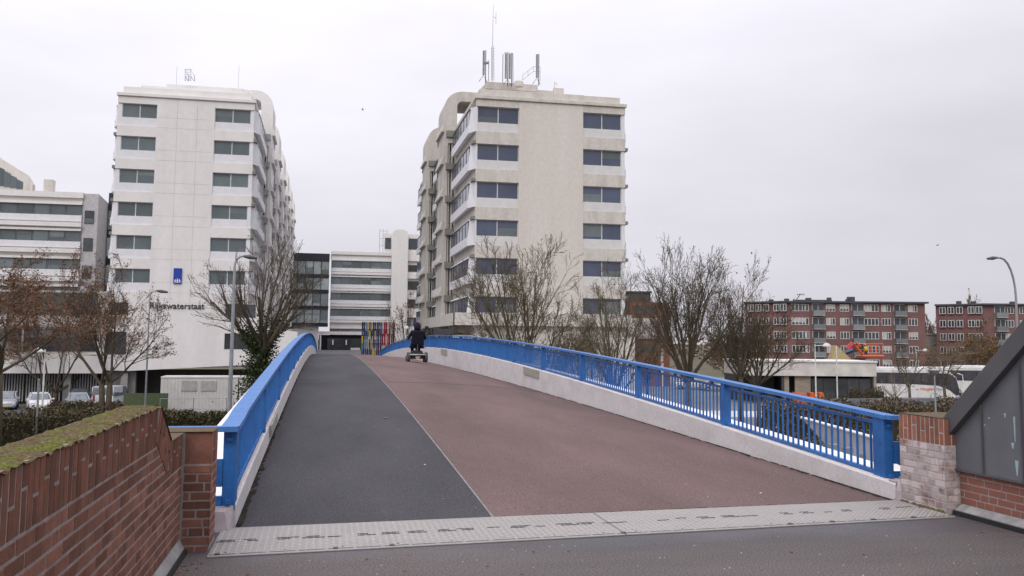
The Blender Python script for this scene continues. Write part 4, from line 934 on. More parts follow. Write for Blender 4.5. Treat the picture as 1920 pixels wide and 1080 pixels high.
# ================================================================ VEHICLES
glass_car = mat('car_glass', (.10, .12, .14), .1, .6, c2=(.16, .18, .20), nscale=1)
lamp_mat = mat('headlight_glass', (.55, .56, .58), .15, .6); tail_mat = mat('tail_light', (.3, .01, .01), .3, .5); tyre_mat = rubber
def loft(mb, sections):
    n = len(mb.v); k = len(sections[0])
    for s_ in sections: mb.v += s_
    for i in range(len(sections)-1):
        for j in range(k): j2 = (j+1) % k; mb.f.append((n+i*k+j, n+i*k+j2, n+(i+1)*k+j2, n+(i+1)*k+j))
    mb.f.append(tuple(n+j for j in reversed(range(k)))); q = n+(len(sections)-1)*k; mb.f.append(tuple(q+j for j in range(k)))
def ring(y, w_, z0, z1, r_=.12):
    return [(-w_, y, z0+r_), (-w_+r_, y, z0), (w_-r_, y, z0), (w_, y, z0+r_), (w_, y, z1-r_), (w_-r_*1.3, y, z1), (-w_+r_*1.3, y, z1), (-w_, y, z1-r_)]
def car(label, loc, rz, paint, van=False, group='cars on the car park'):
    """front towards -Y"""
    r = root('parked_car' if not van else 'parked_van', loc, label, 'car' if not van else 'van', group, rz)
    mb = MB()
    if van: loft(mb, [ring(-2.35, .82, .35, .85), ring(-2.2, .93, .25, 1.05), ring(-1.5, .96, .22, 1.2), ring(2.2, .96, .22, 1.25), ring(2.4, .92, .3, 1.2)])
    else: loft(mb, [ring(-2.15, .70, .32, .62), ring(-2.0, .84, .22, .74), ring(-1.2, .88, .2, .93), ring(-.6, .89, .2, .98), ring(1.5, .89, .2, 1.0), ring(2.0, .84, .24, .92), ring(2.15, .74, .34, .8)])
    part(mb, 'body', paint, r, True, bevel=.02)
    def gring(y, w_, z_, zb=.9): return [(-w_-.1*(z_-zb)/.5, y, zb), (w_+.1*(z_-zb)/.5, y, zb), (w_, y, z_-.05), (w_-.12, y, z_), (-w_+.12, y, z_), (-w_, y, z_-.05)]
    mb = MB()
    if van: loft(mb, [gring(-1.6, .8, 1.25, 1.1), gring(-.9, .82, 1.85, 1.1), gring(2.25, .84, 1.92, 1.1), gring(2.38, .82, 1.8, 1.1)])
    else: loft(mb, [gring(-1.05, .74, .97), gring(-.35, .66, 1.40), gring(.9, .66, 1.44), gring(1.75, .7, 1.02)])
    part(mb, 'windows', glass_car, r, True)
    mb = MB()
    if van: loft(mb, [[(-.72, -.85, 1.86), (.72, -.85, 1.86), (.72, -.85, 1.9), (-.72, -.85, 1.9)], [(-.8, 2.3, 1.9), (.8, 2.3, 1.9), (.8, 2.3, 1.97), (-.8, 2.3, 1.97)]]); mb.box(-.93, -.86, .2, 2.35, 1.2, 1.9); mb.box(.86, .93, .2, 2.35, 1.2, 1.9)
    else:
        loft(mb, [[(-.57, -.33, 1.40), (.57, -.33, 1.40), (.57, -.33, 1.43), (-.57, -.33, 1.43)], [(-.57, .95, 1.44), (.57, .95, 1.44), (.57, .95, 1.48), (-.57, .95, 1.48)]])
        for S in (-1, 1): mb.tube([(S*.82, -1.05, .95), (S*.66, -.35, 1.40)], .035, 4); mb.tube([(S*.66, .95, 1.42), (S*.78, 1.75, 1.0)], .06, 4); mb.tube([(S*.80, .3, .98), (S*.68, .3, 1.42)], .035, 4)
    part(mb, 'roof', paint, r, True)
    yf = -2.2 if van else -2.02
    for S in (-1, 1):
        mb = MB(); mb.box(S*.62-.17, S*.62+.17, yf-.06, yf+.05, .58, .74); part(mb, 'headlight', lamp_mat, r, True, bevel=.02)
        mb = MB(); mb.box(S*.72-.08, S*.72+.08, 2.02 if not van else 2.3, 2.12 if not van else 2.43, .7, .9 if not van else 1.2); part(mb, 'tail_light', tail_mat, r, True)
        mb = MB(); mb.box(S*.98-.09, S*.98+.09, -.9, -.78, .92, 1.05); part(mb, 'mirror', paint, r, True, bevel=.02)
        for y in (-1.35, 1.3):
            mb = MB(); mb.wheel((S*.82, y, .31), .31, .2); wl = part(mb, 'wheel', tyre_mat, r, True); mb = MB(); mb.lathe((0, 0, 0), [(.19, -.09), (.19, .09)], 10); mb.v = [(S*.82+b, y+a, .31+c) for a, c, b in mb.v]; part(mb, 'rim', metal_grey, wl, True)
    mb = MB(); mb.box(-.45, .45, yf-.10, yf-.05, .40, .55); part(mb, 'grille', rubber, r, True)
    mb = MB(); mb.box(-.26, .26, yf-.14, yf-.11, .33, .44); part(mb, 'number_plate', mat('plate_yellow', (.6, .45, .05), .5, .3), r, True)
    return r
def gpos(px, D, z_=ZG): d = ray(px, 640); p = OV+d*D; return (p.x, p.y, z_)
car('silver car at the left edge of the photo behind the hedge', gpos(18, 79), .25, car_silver)
car('white car with a pale windscreen, second from the left behind the hedge', gpos(80, 78), .35, car_white)
car('silver car parked directly in front of the darker grey car', gpos(152, 78), .3, car_silver)
car('grey car with a dark windscreen standing behind the silver one', gpos(153, 86), .3, car_grey)
car('white van seen from the back beside the two-stemmed tree', gpos(216, 82), 3.0, car_white, van=True)
for px, D, rz, m_, lb in ((1389, 118, 1.3, car_red, 'small red car behind the low branches of the round green tree'), (1345, 118, 1.35, car_silver, 'silver car left of the red one beyond the trees'),
        (1440, 112, 1.4, car_blue, 'dark blue car between the tree and the canteen'), (1295, 122, 1.3, car_white, 'white car behind the tallest right-hand tree'), (1470, 116, 1.4, car_grey, 'grey car half hidden beside the canteen corner')):
    car(lb, gpos(px, D), rz-TH, m_, group='cars on the street right of the bridge')

def coach(label, D, px_front, length, txt):
    p = gpos(px_front, D); r = root('coach', p, label, 'coach', 'white touring coaches', -TH)
    Lw = length; W_ = 2.5; H = 3.45      # side faces the camera, front at +X = 0
    prof = [(-Lw, .35), (-.5, .35), (-.05, .7), (0, 1.2), (-.35, 2.6), (-1.1, 3.3), (-2.6, 3.5), (-Lw+.3, 3.5), (-Lw, 3.2)]
    mb = MB(); mb.prism(prof[::-1], 0, W_, 'y'); part(mb, 'body', mat('coach_white', (.70, .69, .67), .4, .5, nscale=.5), r, True, bevel=.05)
    band = [(-Lw+.25, 1.95), (-5, 1.85), (-2.2, 1.7), (-1.2, 1.25), (-.45, .62), (-.06, .75), (-.06, 1.25), (-.42, 2.6), (-1.2, 3.05), (-2.7, 3.12), (-Lw+.25, 3.12)]
    mb = MB(); mb.prism(band[::-1], -.02, .02, 'y'); part(mb, 'window_band', mat('coach_glass', (.035, .035, .045), .12, .5, c2=(.07, .07, .075), nscale=.8), r, True)
    mb = MB()
    for x in (-Lw+2.2, -Lw+4.1, -Lw+6.0, -Lw+7.9, -Lw+9.8):
        if x < -2: mb.box(x-.04, x+.04, -.028, -.021, 1.9, 3.1)
    part(mb, 'window_joints', rubber, r, True)
    mb = MB(); mb.box(-Lw+3.5, -3.4, .5, 2.0, 3.5, 3.72); part(mb, 'roof_unit', car_white, r, True, bevel=.06)
    for x in (-2.9, -Lw+2.3, -Lw+3.6):
        for y in (.14, W_-.14):
            mb = MB(); mb.wheel((x, y, .5), .5, .28, axis='y'); part(mb, 'wheel', rubber, r, True)
    mb = MB(); mb.tube([(-.3, -.1, 3.1), (.25, -.15, 2.9), (.3, -.15, 2.2)], .05, 5); mb.box(.2, .42, -.25, -.05, 1.7, 2.3); part(mb, 'mirror_arm', car_white, r, True)
    mb = MB(); mb.box(-Lw+3.9, -Lw+3.93, -.006, 0, .4, 1.85); mb.box(-6.0, -5.97, -.006, 0, .4, 1.8); mb.box(-1.9, -1.87, -.006, 0, .4, 1.3); part(mb, 'panel_gap', metal_grey, r, True)
    if txt:
        for t_, sz, m_, x, sh in (('van', .26, metal_grey, -5.25, .2), ('Heugten', .46, letter_orange, -4.75, .25), ('Tours', .36, letter_blue, -3.0, .2)):
            me = text_mesh(t_, sz, .008, m_, 'LEFT', sh); inst('lettering', me, r, (x+.3, -.03, 1.22))
    return r
coach('white coach with a dark window band and orange lettering beside the canteen', 101, 1797, 12.2, True)
coach('second white coach, mostly hidden behind the grey cladding at the right', 112, 1905, 11, False)

# ================================================================ SITE CABINS, WALLS, POLES
D0 = 78; a = atY(302, 706, D0); b_ = atY(300, 790, D0)
for i in range(2):
    r = root('site_cabin', (a.x+i*6.1, D0, ZG), ('left' if i == 0 else 'right')+' white corrugated site cabin under the '+('blue railing end' if i else 'white tower'), 'site cabin', 'white site cabins')
    Hc = a.z-ZG; mb = MB(); mb.box(0, 6.0, .03, 2.5, 0, Hc-.12); x = .1
    while x < 5.8: mb.box(x, x+.14, 0, .03, .15, Hc-.2); x += .27
    part(mb, 'wall', cabin_white, r, True); mb = MB(); mb.box(-.02, 6.02, -.02, 2.52, Hc-.12, Hc); part(mb, 'roof_frame', cabin_white, r, True)
    for x in (1.6, 3.1) if i == 0 else (.3, 4.0):
        mb = MB(); mb.box(x, x+1.2, -.06, .0, Hc-1.15, Hc-.35); part(mb, 'window', mat('cabin_vent', (.40, .39, .38), .6, .3), r, True)
mb = MB(); p = atY(232, 730, 76); mb.box(0, 3.3, 0, .08, 0, 1.9)
x = 0
o = single(mb, 'green_mesh_fence', mat('green_mesh', (.06, .10, .055), .8, .2, c2=(.10, .11, .05), nscale=6), (0, 0, 0), 'green screened fence panel beside the two-stemmed tree', 'fence'); o.location = (p.x, 76, ZG)
r = root('wire_fence', (atY(300, 760, 70).x, 70, ZG), 'thin wire fence in front of the white site cabins', 'fence'); x0 = r.location.x
mb = MB()
for i in range(5): mb.tube([(x0+i*2.3, 70, ZG), (x0+i*2.3, 70, ZG+1.9)], .035, 5)
part(mb, 'fence_posts', metal_grey, r)
mb = MB()
for z_ in (.3, 1.1, 1.85): mb.tube([(x0, 70, ZG+z_), (x0+9.2, 70, ZG+z_)], .018, 4)
part(mb, 'wires', metal_grey, r)
# grey ramp wall and street on the right
a = atD(1520, 741, 76); b_ = atD(1800, 741, 74); mb = MB(); zt_ = a.z
mb.hexa([(a.x, a.y, ZG), (b_.x, b_.y, ZG), (b_.x+.1, b_.y+.4, ZG), (a.x+.1, a.y+.4, ZG), (a.x, a.y, zt_-.35), (b_.x, b_.y, zt_+.0), (b_.x+.1, b_.y+.4, zt_), (a.x+.1, a.y+.4, zt_-.35)])
single(mb, 'low_grey_wall', mat('grey_wall_paint', (.17, .175, .20), .8, .2), a, 'low blue-grey wall between the brown hedge and the white coach', 'wall')
mb = MB(); v = [atD(px, 700, D) for px, D in ((1080, 60), (1120, 170), (1960, 150), (1500, 70), (1350, 50))]
mb.v = [(q.x, q.y, ZG+.01) for q in v]; mb.f = [(4, 3, 2, 1, 0)]; struct(mb, 'street', mat('pale_street', (.20, .195, .185), .9, .15, nscale=.3))
mb = MB(); v = [(-60, 60), (-2, 60), (-2, 92), (-60, 92)]; mb.v = [(x, y, ZG+.01) for x, y in v]; mb.f = [(0, 1, 2, 3)]; struct(mb, 'car_park', road_mat)
mb = MB(); v = [atD(px, 700, D) for px, D in ((1150, 75), (1160, 82), (1960, 82), (1960, 76))]
mb.hexa([(q.x, q.y, ZG+.01) for q in (v[0], v[3], v[2], v[1])]+[(q.x, q.y, ZG+.14) for q in (v[0], v[3], v[2], v[1])]); struct(mb, 'pavement', curb_conc)

def lamp_post(name, label, px, ytop, D, head, arm=(0, 0), rad=.07, m_=metal_grey, group='street lamps', base_z=ZG):
    t = atD(px, ytop, D); r = root(name, (t.x, t.y, base_z), label, 'street lamp', group)
    mb = MB(); mb.tube([(t.x, t.y, base_z), (t.x, t.y, base_z+(t.z-base_z)*.5), (t.x, t.y, t.z)], [rad*1.25, rad, rad*.7], 8); part(mb, 'pole', m_, r)
    k = 1700/D
    if head == 'arc':
        dx = arm[0]/k; dz = arm[1]/k; pts = [(t.x, t.y, t.z)]
        for i in range(1, 7): a_ = math.pi/2*i/6; pts.append((t.x+dx*.8*(1-math.cos(a_)), t.y, t.z+dz*math.sin(a_)))
        pts.append((t.x+dx, t.y, t.z+dz)); mb = MB(); mb.tube(pts, rad*.65, 6); part(mb, 'arm', m_, r)
        S = 1 if dx > 0 else -1; mb = MB(); mb.tube([(t.x+dx-S*.05, t.y, t.z+dz+.01), (t.x+dx+S*.3, t.y, t.z+dz-.03), (t.x+dx+S*.75, t.y, t.z+dz-.09)], [.06, .13, .07], 8); part(mb, 'lamp_head', metal_dark if m_ != pole_white else cabin_white, r)
    elif head == 'dome':
        dx = arm[0]/k; mb = MB(); mb.tube([(t.x, t.y, t.z-.15), (t.x+dx, t.y, t.z-.1)], .04, 5); part(mb, 'arm', m_, r)
        mb = MB(); mb.lathe((t.x+dx, t.y, t.z-.22), [(.40, 0), (.38, .1), (.22, .26), (.05, .34)], 12); part(mb, 'lamp_head', cabin_white, r)
    elif head == 'disc':
        mb = MB(); mb.lathe((t.x, t.y, t.z-.25), [(.06, 0), (.18, .05), (.36, .26), (.36, .3), (.05, .36)], 12); part(mb, 'lamp_head', metal_grey, r)
    return r
lamp_post('street_lamp', 'thick grey street lamp standing beside the ivy-covered tree', 440, 500, 52, 'arc', (16, 20), .11)
lamp_post('street_lamp', 'slim grey lamp post crossing the first letter of the tower lettering', 281, 560, 66, 'arc', (12, 15), .06)
lamp_post('street_lamp', 'tall lamp with a long arm above the grey clad wall at the right edge', 1905, 560, 62, 'arc', (-38, 76), .11)
lamp_post('street_lamp', 'white post with a small dome lamp in front of the leftmost podium', 85, 655, 70, 'dome', (-12, 0), .07, pole_white)
lamp_post('street_lamp', 'white post with a dome lamp reaching right, before the cream fascia of the canteen', 1528, 645, 84, 'dome', (24, 0), .06, pole_white)
lamp_post('street_lamp', 'white double lamp in front of the right end of the apartment block', 1718, 655, 118, 'dome', (20, 0), .07, pole_white)
lamp_post('street_lamp', 'short grey lamp with an upturned dish in front of the white coach', 1752, 695, 55, 'disc', (0, 0), .055)
for px, yt, D, lb, m_ in ((1568, 650, 84, 'plain white pole before the dark glass front of the canteen', pole_white), (73, 712, 50, 'plain grey pole in the hedge at the far left', metal_grey)):
    t = atD(px, yt, D); mb = MB(); mb.tube([(t.x, t.y, ZG), (t.x, t.y, t.z)], .06, 8); mb.lathe((t.x, t.y, t.z), [(.07, 0), (.03, .05)], 8); single(mb, 'plain_pole', m_, (t.x, t.y, ZG), lb, 'pole')
# ================================================================ TREES AND HEDGES
def tree(name, label, px, D, ytop, pl, pr, yfork, seed, nl=6, spread=.9, leafm=None, nleaf=0, bk=bark, tw=None, r0=.2, dens=1.0, leafsize=.07, group='bare winter trees', stems=1, base_z=ZG, up=.10, twr=.009, levels=4):
    rg = random.Random(seed); tw = tw or bk
    b = gpos(px, D, base_z); k = 1700.0/D
    fork = atD(px, yfork, D).z-base_z; top = atD(px, ytop, D).z-base_z; lw, rw = (px-pl)/k, (pr-px)/k
    TR, TWG, LF = [], [], []      # tubes and leaf positions in local coordinates (x along the picture, y away, z up)
    H = top-fork
    def grow(p, d, l, r, lev):
        n = {0: 6, 1: 5, 2: 4, 3: 3, 4: 2}[lev]; pts = [p.copy()]; rad = [r]; q = p.copy(); dd = d.copy()
        for i in range(n):
            j = Vector((rg.gauss(0, 1), rg.gauss(0, 1), rg.gauss(0, .6)))*(.07+.03*lev)
            dd = (dd+j+Vector((0, 0, up*(.28 if lev < 2 else .16)))).normalized(); q = q+dd*(l/n); pts.append(q.copy()); rad.append(max(r*(1-.72*(i+1)/n), twr*.7))
        (TR if lev <= 1 else TWG).append((pts, rad))
        if lev == levels:
            LF.append(pts[-1]); LF.append(pts[1]); return
        nc = max(2, int({0: 6.5, 1: 5.2, 2: 4.2, 3: 2.7}[lev]*dens+rg.random()))
        for c in range(nc):
            t = (.22 if lev else .25)+(.78 if lev else .72)*(c+rg.random()*.7)/nc; t = min(t, .98); f = t*n; i = min(int(f), n-1); pp = pts[i].lerp(pts[i+1], f-i)
            base = (pts[i+1]-pts[i]).normalized(); a = Vector((rg.gauss(0, 1), rg.gauss(0, 1), rg.gauss(0, 1))); a = (a-base*a.dot(base)).normalized()
            ang = rg.uniform(.28, .68); nd = (base*math.cos(ang)+a*math.sin(ang)).normalized()
            if nd.z < -.1: nd.z *= -.5
            grow(pp, nd, l*rg.uniform(.42, .66)*(1.15-.45*t), max(rad[i]*.5, twr), lev+1)
    stem_mb = []
    for s_ in range(stems):
        ox = (s_-(stems-1)/2)*.55; pts = [Vector((ox*.6, 0, 0)), Vector((ox*.8, 0, fork*.5)), Vector((ox, rg.gauss(0, .1), fork))]
        stem_mb.append((pts, [r0*1.25, r0, r0*.9]))
        m_ = max(2, nl//stems)
        for i in range(m_):
            az_ = 2*math.pi*(i+rg.random()*.5)/m_+s_; tilt = (spread+.22)*rg.uniform(.35, 1.08) if i else .08
            d = Vector((math.cos(az_)*math.sin(tilt), math.sin(az_)*math.sin(tilt), math.cos(tilt)))
            grow(pts[2]-Vector((0, 0, rg.random()*fork*.12)), d, H*rg.uniform(.74, .98)*(1-.16*tilt), r0*rg.uniform(.42, .62), 0)
    allp = [q for t_ in TR+TWG for q in t_[0]]
    zs = sorted(q.z for q in allp); xs = sorted(q.x for q in allp); zt = zs[int(len(zs)*.9985)]; xl = -xs[int(len(xs)*.004)]; xr = xs[int(len(xs)*.996)]
    sz = (top-fork)/(zt-fork); sl, sr = lw/max(xl, .1), rw/max(xr, .1)
    c_, n_ = math.cos(TH), math.sin(TH)
    def T(q):
        zz = q.z if q.z < fork*.8 else fork*.8+(q.z-fork*.8)*((top-fork*.8)/(zt-fork*.8)); f = min(1, max(0, (q.z-fork*.75)/(H*.25))); sx = sl if q.x < 0 else sr
        x = q.x*(1+(sx-1)*f); y = q.y*(1+((sl+sr)/2-1)*f); return (b[0]+x*c_+y*n_, b[1]-x*n_+y*c_, base_z+zz)
    rt = root(name, b, label, 'tree', group)
    mb = MB()
    for pts, rad in stem_mb: mb.tube([T(q) for q in pts], rad, 8)
    for pts, rad in TR: mb.tube([T(q) for q in pts], rad, 5, cap=False)
    part(mb, 'trunk', bk, rt, smooth=True)
    mb = MB()
    for pts, rad in TWG: mb.tube([T(q) for q in pts], [max(r_, twr*.8) for r_ in rad], 3, cap=False)
    o = part(mb, 'crown', tw, rt)
    if leafm and nleaf:
        mb = MB()
        for i in range(nleaf):
            q = Vector(T(rg.choice(LF)))+Vector((rg.gauss(0, .12), rg.gauss(0, .12), rg.gauss(0, .1))); s_ = leafsize*rg.uniform(.6, 1.3)
            u = Vector((rg.gauss(0, 1), rg.gauss(0, 1), rg.gauss(0, 1))).normalized(); v = u.cross(Vector((rg.random(), rg.random(), 1))).normalized()
            mb.quad(q-u*s_, q-v*s_*.6, q+u*s_, q+v*s_*.6)
        part(mb, 'leaves', leafm, rt)
    return rt, T, stem_mb, TR
tree('bare_tree', 'large brown-leaved tree with a thick trunk cut by the left edge of the photo', 4, 46, 470, -150, 150, 690, 11, nl=6, leafm=leaf_brown, nleaf=8500, r0=.22, leafsize=.06, tw=twig_brown)
tree('bare_tree', 'two-stemmed tree with a few dead leaves in front of the lettering on the white tower', 203, 62, 472, 58, 338, 712, 12, nl=9, stems=2, leafm=leaf_brown, nleaf=4200, r0=.2, leafsize=.07, dens=.95)
tree('bare_tree', 'dense reddish-brown tree behind, between the two leftmost trees', 108, 84, 468, 10, 215, 735, 13, nl=7, leafm=leaf_brown, nleaf=12000, r0=.2, leafsize=.085, tw=twig_brown)
rt, T, stm, TRi = tree('ivy_tree', 'ivy-covered tree standing behind the blue railing in front of the white tower', 490, 60, 418, 350, 602, 655, 14, nl=11, leafm=leaf_brown, nleaf=250, r0=.3, leafsize=.06, dens=.85, spread=1.0)
rg = random.Random(3); mb = MB()
axis = [Vector(T(q)) for q in stm[0][0]]
lim = [[Vector(T(q)) for q in t_[0][:4]] for t_ in TRi[:40] if (t_[0][0]-stm[0][0][2]).length < 1.2]
for i in range(13000):
    if i < 9000: t = rg.random(); q = axis[0].lerp(axis[2], .35+.75*t); rr = rg.gauss(0, .85-.45*t)
    else: pl_ = rg.choice(lim); j = rg.choice((0, 0, 1, 1, 2)); q = pl_[j].lerp(pl_[j+1], rg.random()); rr = rg.gauss(0, .24)
    a_ = rg.random()*6.28; q = q+Vector((math.cos(a_)*rr, math.sin(a_)*rr, rg.gauss(0, .15))); s_ = rg.uniform(.05, .11)
    u = Vector((rg.gauss(0, 1), rg.gauss(0, 1), rg.gauss(0, 1))).normalized(); v = u.cross(Vector((rg.random(), rg.random(), 1))).normalized(); mb.quad(q-u*s_, q-v*s_*.8, q+u*s_, q+v*s_*.8)
part(mb, 'ivy', ivy_mat, rt)
tree('bare_tree', 'small pale tree with brown leaves before the white lift shaft beyond the wheelchair user', 762, 108, 535, 722, 800, 680, 15, nl=6, leafm=leaf_brown, nleaf=500, r0=.12, leafsize=.09, dens=.8, tw=twig_brown)
tree('bare_tree', 'wide bare tree directly in front of the beige tower', 985, 48, 437, 852, 1118, 735, 31, nl=12, stems=2, leafm=leaf_brown, nleaf=700, r0=.19, leafsize=.05, bk=bark_green, spread=1.0, dens=1.0)
tree('bare_tree', 'bare tree at the right corner of the beige tower', 1152, 62, 480, 1055, 1250, 735, 17, nl=9, leafm=leaf_brown, nleaf=350, r0=.17, leafsize=.065, bk=bark_green, spread=.7)
tree('bare_tree', 'tallest upswept bare tree right of the beige tower, against the sky', 1290, 52, 455, 1198, 1392, 705, 18, nl=11, leafm=leaf_brown, nleaf=600, r0=.2, leafsize=.05, spread=.7, up=.22, dens=.95)
tree('bare_tree', 'looser bare tree behind the tallest one, its tips reaching over the brick apartments', 1388, 64, 480, 1300, 1470, 700, 34, up=.2, nl=10, leafm=leaf_brown, nleaf=450, r0=.18, leafsize=.08, dens=.95)
tree('bare_tree', 'low rounded tree with olive twigs in front of the left end of the apartment block', 1421, 66, 588, 1352, 1500, 722, 20, nl=10, leafm=leaf_ochre, nleaf=380, r0=.16, leafsize=.05, bk=bark_green, tw=bark_green, spread=.85, dens=1.0, up=.2)
tree('bare_tree', 'thin brownish tree before the orange-brown brick building', 1212, 92, 560, 1140, 1300, 715, 21, nl=8, leafm=leaf_ochre, nleaf=600, r0=.13, leafsize=.08, tw=twig_brown)
tree('shrub', 'dense low brown thicket between the second and third tree right of the beige tower', 1105, 70, 585, 1040, 1190, 760, 41, nl=9, leafm=leaf_ochre, nleaf=900, r0=.09, leafsize=.06, tw=twig_brown, spread=.9)
tree('shrub', 'low twiggy shrub filling the view under the beige tower beside the wheelchair user', 890, 66, 590, 828, 960, 760, 42, nl=8, leafm=leaf_brown, nleaf=500, r0=.08, leafsize=.06, tw=twig_brown, spread=.9)
tree('bare_tree', 'slim dark tree before the middle of the white coach', 1703, 84, 640, 1668, 1745, 725, 22, nl=5, r0=.13, dens=.8, tw=twig_brown)
tree('bare_tree', 'slim dark tree before the front wheels of the white coach', 1769, 86, 620, 1725, 1822, 720, 23, nl=6, r0=.13, dens=.85, tw=twig_brown)
tree('young_tree', 'spindly young tree rising from the brown hedge before the rear of the coach', 1677, 58, 684, 1654, 1702, 745, 24, nl=5, r0=.06, dens=.55, tw=mat('pale_bark', (.22, .18, .15), .9, .1), bk=MATS['pale_bark'], levels=3)
tree('bare_tree', 'broad ochre-brown tree hiding the lower floors of the right apartment block', 1838, 135, 598, 1742, 1935, 715, 25, nl=9, leafm=leaf_ochre, nleaf=4500, r0=.2, leafsize=.12, tw=twig_brown, dens=1.05, twr=.022)
tree('bare_tree', 'thin tree whose top shows above the roof of the right apartment block', 1826, 215, 540, 1800, 1850, 640, 26, nl=5, leafm=leaf_brown, nleaf=250, r0=.2, leafsize=.15, tw=twig_brown, twr=.03, dens=.8)
tree('bare_tree', 'distant brown tree in the gap between the two apartment blocks', 1743, 232, 590, 1722, 1764, 690, 27, nl=7, leafm=leaf_brown, nleaf=1500, r0=.2, leafsize=.2, tw=twig_brown, twr=.03)
tree('bare_tree', 'reddish low tree left of the apartment block behind the rounded tree', 1372, 120, 606, 1318, 1440, 712, 28, nl=8, leafm=leaf_ochre, nleaf=1500, r0=.15, leafsize=.12, tw=twig_brown, twr=.02)

def hedge(name, label, pxa, pxb, Da, Db, yt, depth, m_, n_, seed, h=None, leaf=.07, twigs=True, zb=ZG):
    rg = random.Random(seed); a = gpos(pxa, Da, zb); b = gpos(pxb, Db, zb); ta, tb = atD(pxa, yt, Da).z-zb, atD(pxb, yt, Db).z-zb
    if h: ta = tb = h
    r = root(name, a, label, 'hedge', 'hedges along the street'); A = Vector(a); B = Vector(b); dr = (B-A); ln_ = dr.length; dr.normalize(); pn = Vector((-dr.y, dr.x, 0))
    mb = MB()
    def top(t): return (ta+(tb-ta)*t)*(1+.07*math.sin(t*ln_*1.7+seed)+.05*math.sin(t*ln_*4.1))
    for i in range(n_):
        t = rg.random(); f = rg.random()**.55; sp_ = (rg.random()-.5)*depth; h_ = top(t)*(1-.25*(abs(sp_)*2/depth)**3)
        q = A+dr*(t*ln_)+pn*sp_+Vector((0, 0, h_*f+rg.gauss(0, .06))); s_ = leaf*rg.uniform(.6, 1.4)
        u = Vector((rg.gauss(0, 1), rg.gauss(0, 1), rg.gauss(0, 1))).normalized(); v = u.cross(Vector((rg.random(), rg.random(), 1))).normalized(); mb.quad(q-u*s_, q-v*s_*.6, q+u*s_, q+v*s_*.6)
    part(mb, 'foliage', m_, r)
    mb = MB()
    for i in range(int(ln_*9)):
        t = rg.random(); q = A+dr*(t*ln_)+pn*((rg.random()-.5)*depth*.8); hh = top(t)*rg.uniform(.8, 1.12)
        mb.tube([q, q+Vector((rg.gauss(0, .12), rg.gauss(0, .1), hh*.6)), q+Vector((rg.gauss(0, .25), rg.gauss(0, .2), hh))], [.02, .014, .008], 3, cap=False)
    part(mb, 'stems', twig_brown, r)
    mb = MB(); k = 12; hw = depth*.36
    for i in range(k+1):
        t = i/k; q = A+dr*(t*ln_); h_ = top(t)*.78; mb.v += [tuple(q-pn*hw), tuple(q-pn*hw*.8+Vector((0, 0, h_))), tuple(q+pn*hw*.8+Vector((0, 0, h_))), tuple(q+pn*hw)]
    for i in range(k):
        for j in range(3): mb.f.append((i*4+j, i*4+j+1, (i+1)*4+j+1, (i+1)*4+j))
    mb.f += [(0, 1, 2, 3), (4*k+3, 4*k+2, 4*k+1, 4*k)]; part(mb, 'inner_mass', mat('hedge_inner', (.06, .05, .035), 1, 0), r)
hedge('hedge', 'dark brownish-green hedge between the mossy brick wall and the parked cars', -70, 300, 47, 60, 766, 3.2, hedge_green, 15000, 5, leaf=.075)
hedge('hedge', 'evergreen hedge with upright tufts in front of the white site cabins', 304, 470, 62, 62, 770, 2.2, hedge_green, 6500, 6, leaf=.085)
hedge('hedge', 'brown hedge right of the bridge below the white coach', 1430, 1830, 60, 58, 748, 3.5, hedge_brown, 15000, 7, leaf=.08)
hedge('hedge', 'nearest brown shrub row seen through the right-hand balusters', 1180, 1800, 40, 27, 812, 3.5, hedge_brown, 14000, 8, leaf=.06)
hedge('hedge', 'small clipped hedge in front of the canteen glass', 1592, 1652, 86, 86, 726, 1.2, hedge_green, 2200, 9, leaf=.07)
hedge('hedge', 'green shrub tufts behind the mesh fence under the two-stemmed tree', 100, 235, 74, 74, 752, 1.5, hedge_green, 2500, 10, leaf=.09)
# far treeline closing the horizon
rg = random.Random(44); mb = MB()
for i in range(9000):
    a_ = rg.uniform(-.75, .62); d_ = rg.uniform(330, 420); x, y = math.sin(a_)*d_, math.cos(a_)*d_; h = (7+2.2*math.sin(a_*31)+1.4*math.sin(a_*83))*rg.random()**.6; s_ = rg.uniform(.4, 1.0)
    q = Vector((x, y, ZG+h)); u = Vector((rg.gauss(0, 1), rg.gauss(0, 1), rg.gauss(0, 1))).normalized(); v = u.cross(Vector((rg.random(), rg.random(), 1))).normalized(); mb.quad(q-u*s_, q-v*s_*.7, q+u*s_, q+v*s_*.7)
struct(mb, 'far_treeline', twig_brown, kind='stuff')

# ================================================================ WHEELCHAIR USER
PX, PY = 4.02, 40.4; PZ = deck_z(PX, PY)+.002; P0 = Vector((PX, PY, PZ))
r = root('power_wheelchair', P0, 'black powered wheelchair with grey wheels rolling up the red-brown path', 'wheelchair')
for S in (-1, 1):
    for y, rr, wd in ((-.30, .20, .11), (.42, .13, .08)):
        mb = MB(); mb.wheel((S*.335, y, rr), rr, wd, 'x', 20); wl = part(mb, 'wheel', mat('grey_tyre', (.07, .07, .075), .8, .2), r, True, smooth=True)
        mb = MB(); mb.lathe((0, 0, 0), [(rr*.6, -wd*.4), (rr*.6, wd*.4), (rr*.2, wd*.5)], 12); mb.v = [(S*.335+b*S, y+a, rr+c) for a, c, b in mb.v]; part(mb, 'rim', metal_grey, wl, True)
mb = MB(); mb.box(-.25, .25, -.42, .35, .14, .36); mb.prism([(-.44, .2), (-.40, .42), (.1, .46), (.35, .36), (.4, .16)], -.21, .21, 'x'); part(mb, 'chassis', rubber, r, True, bevel=.03)
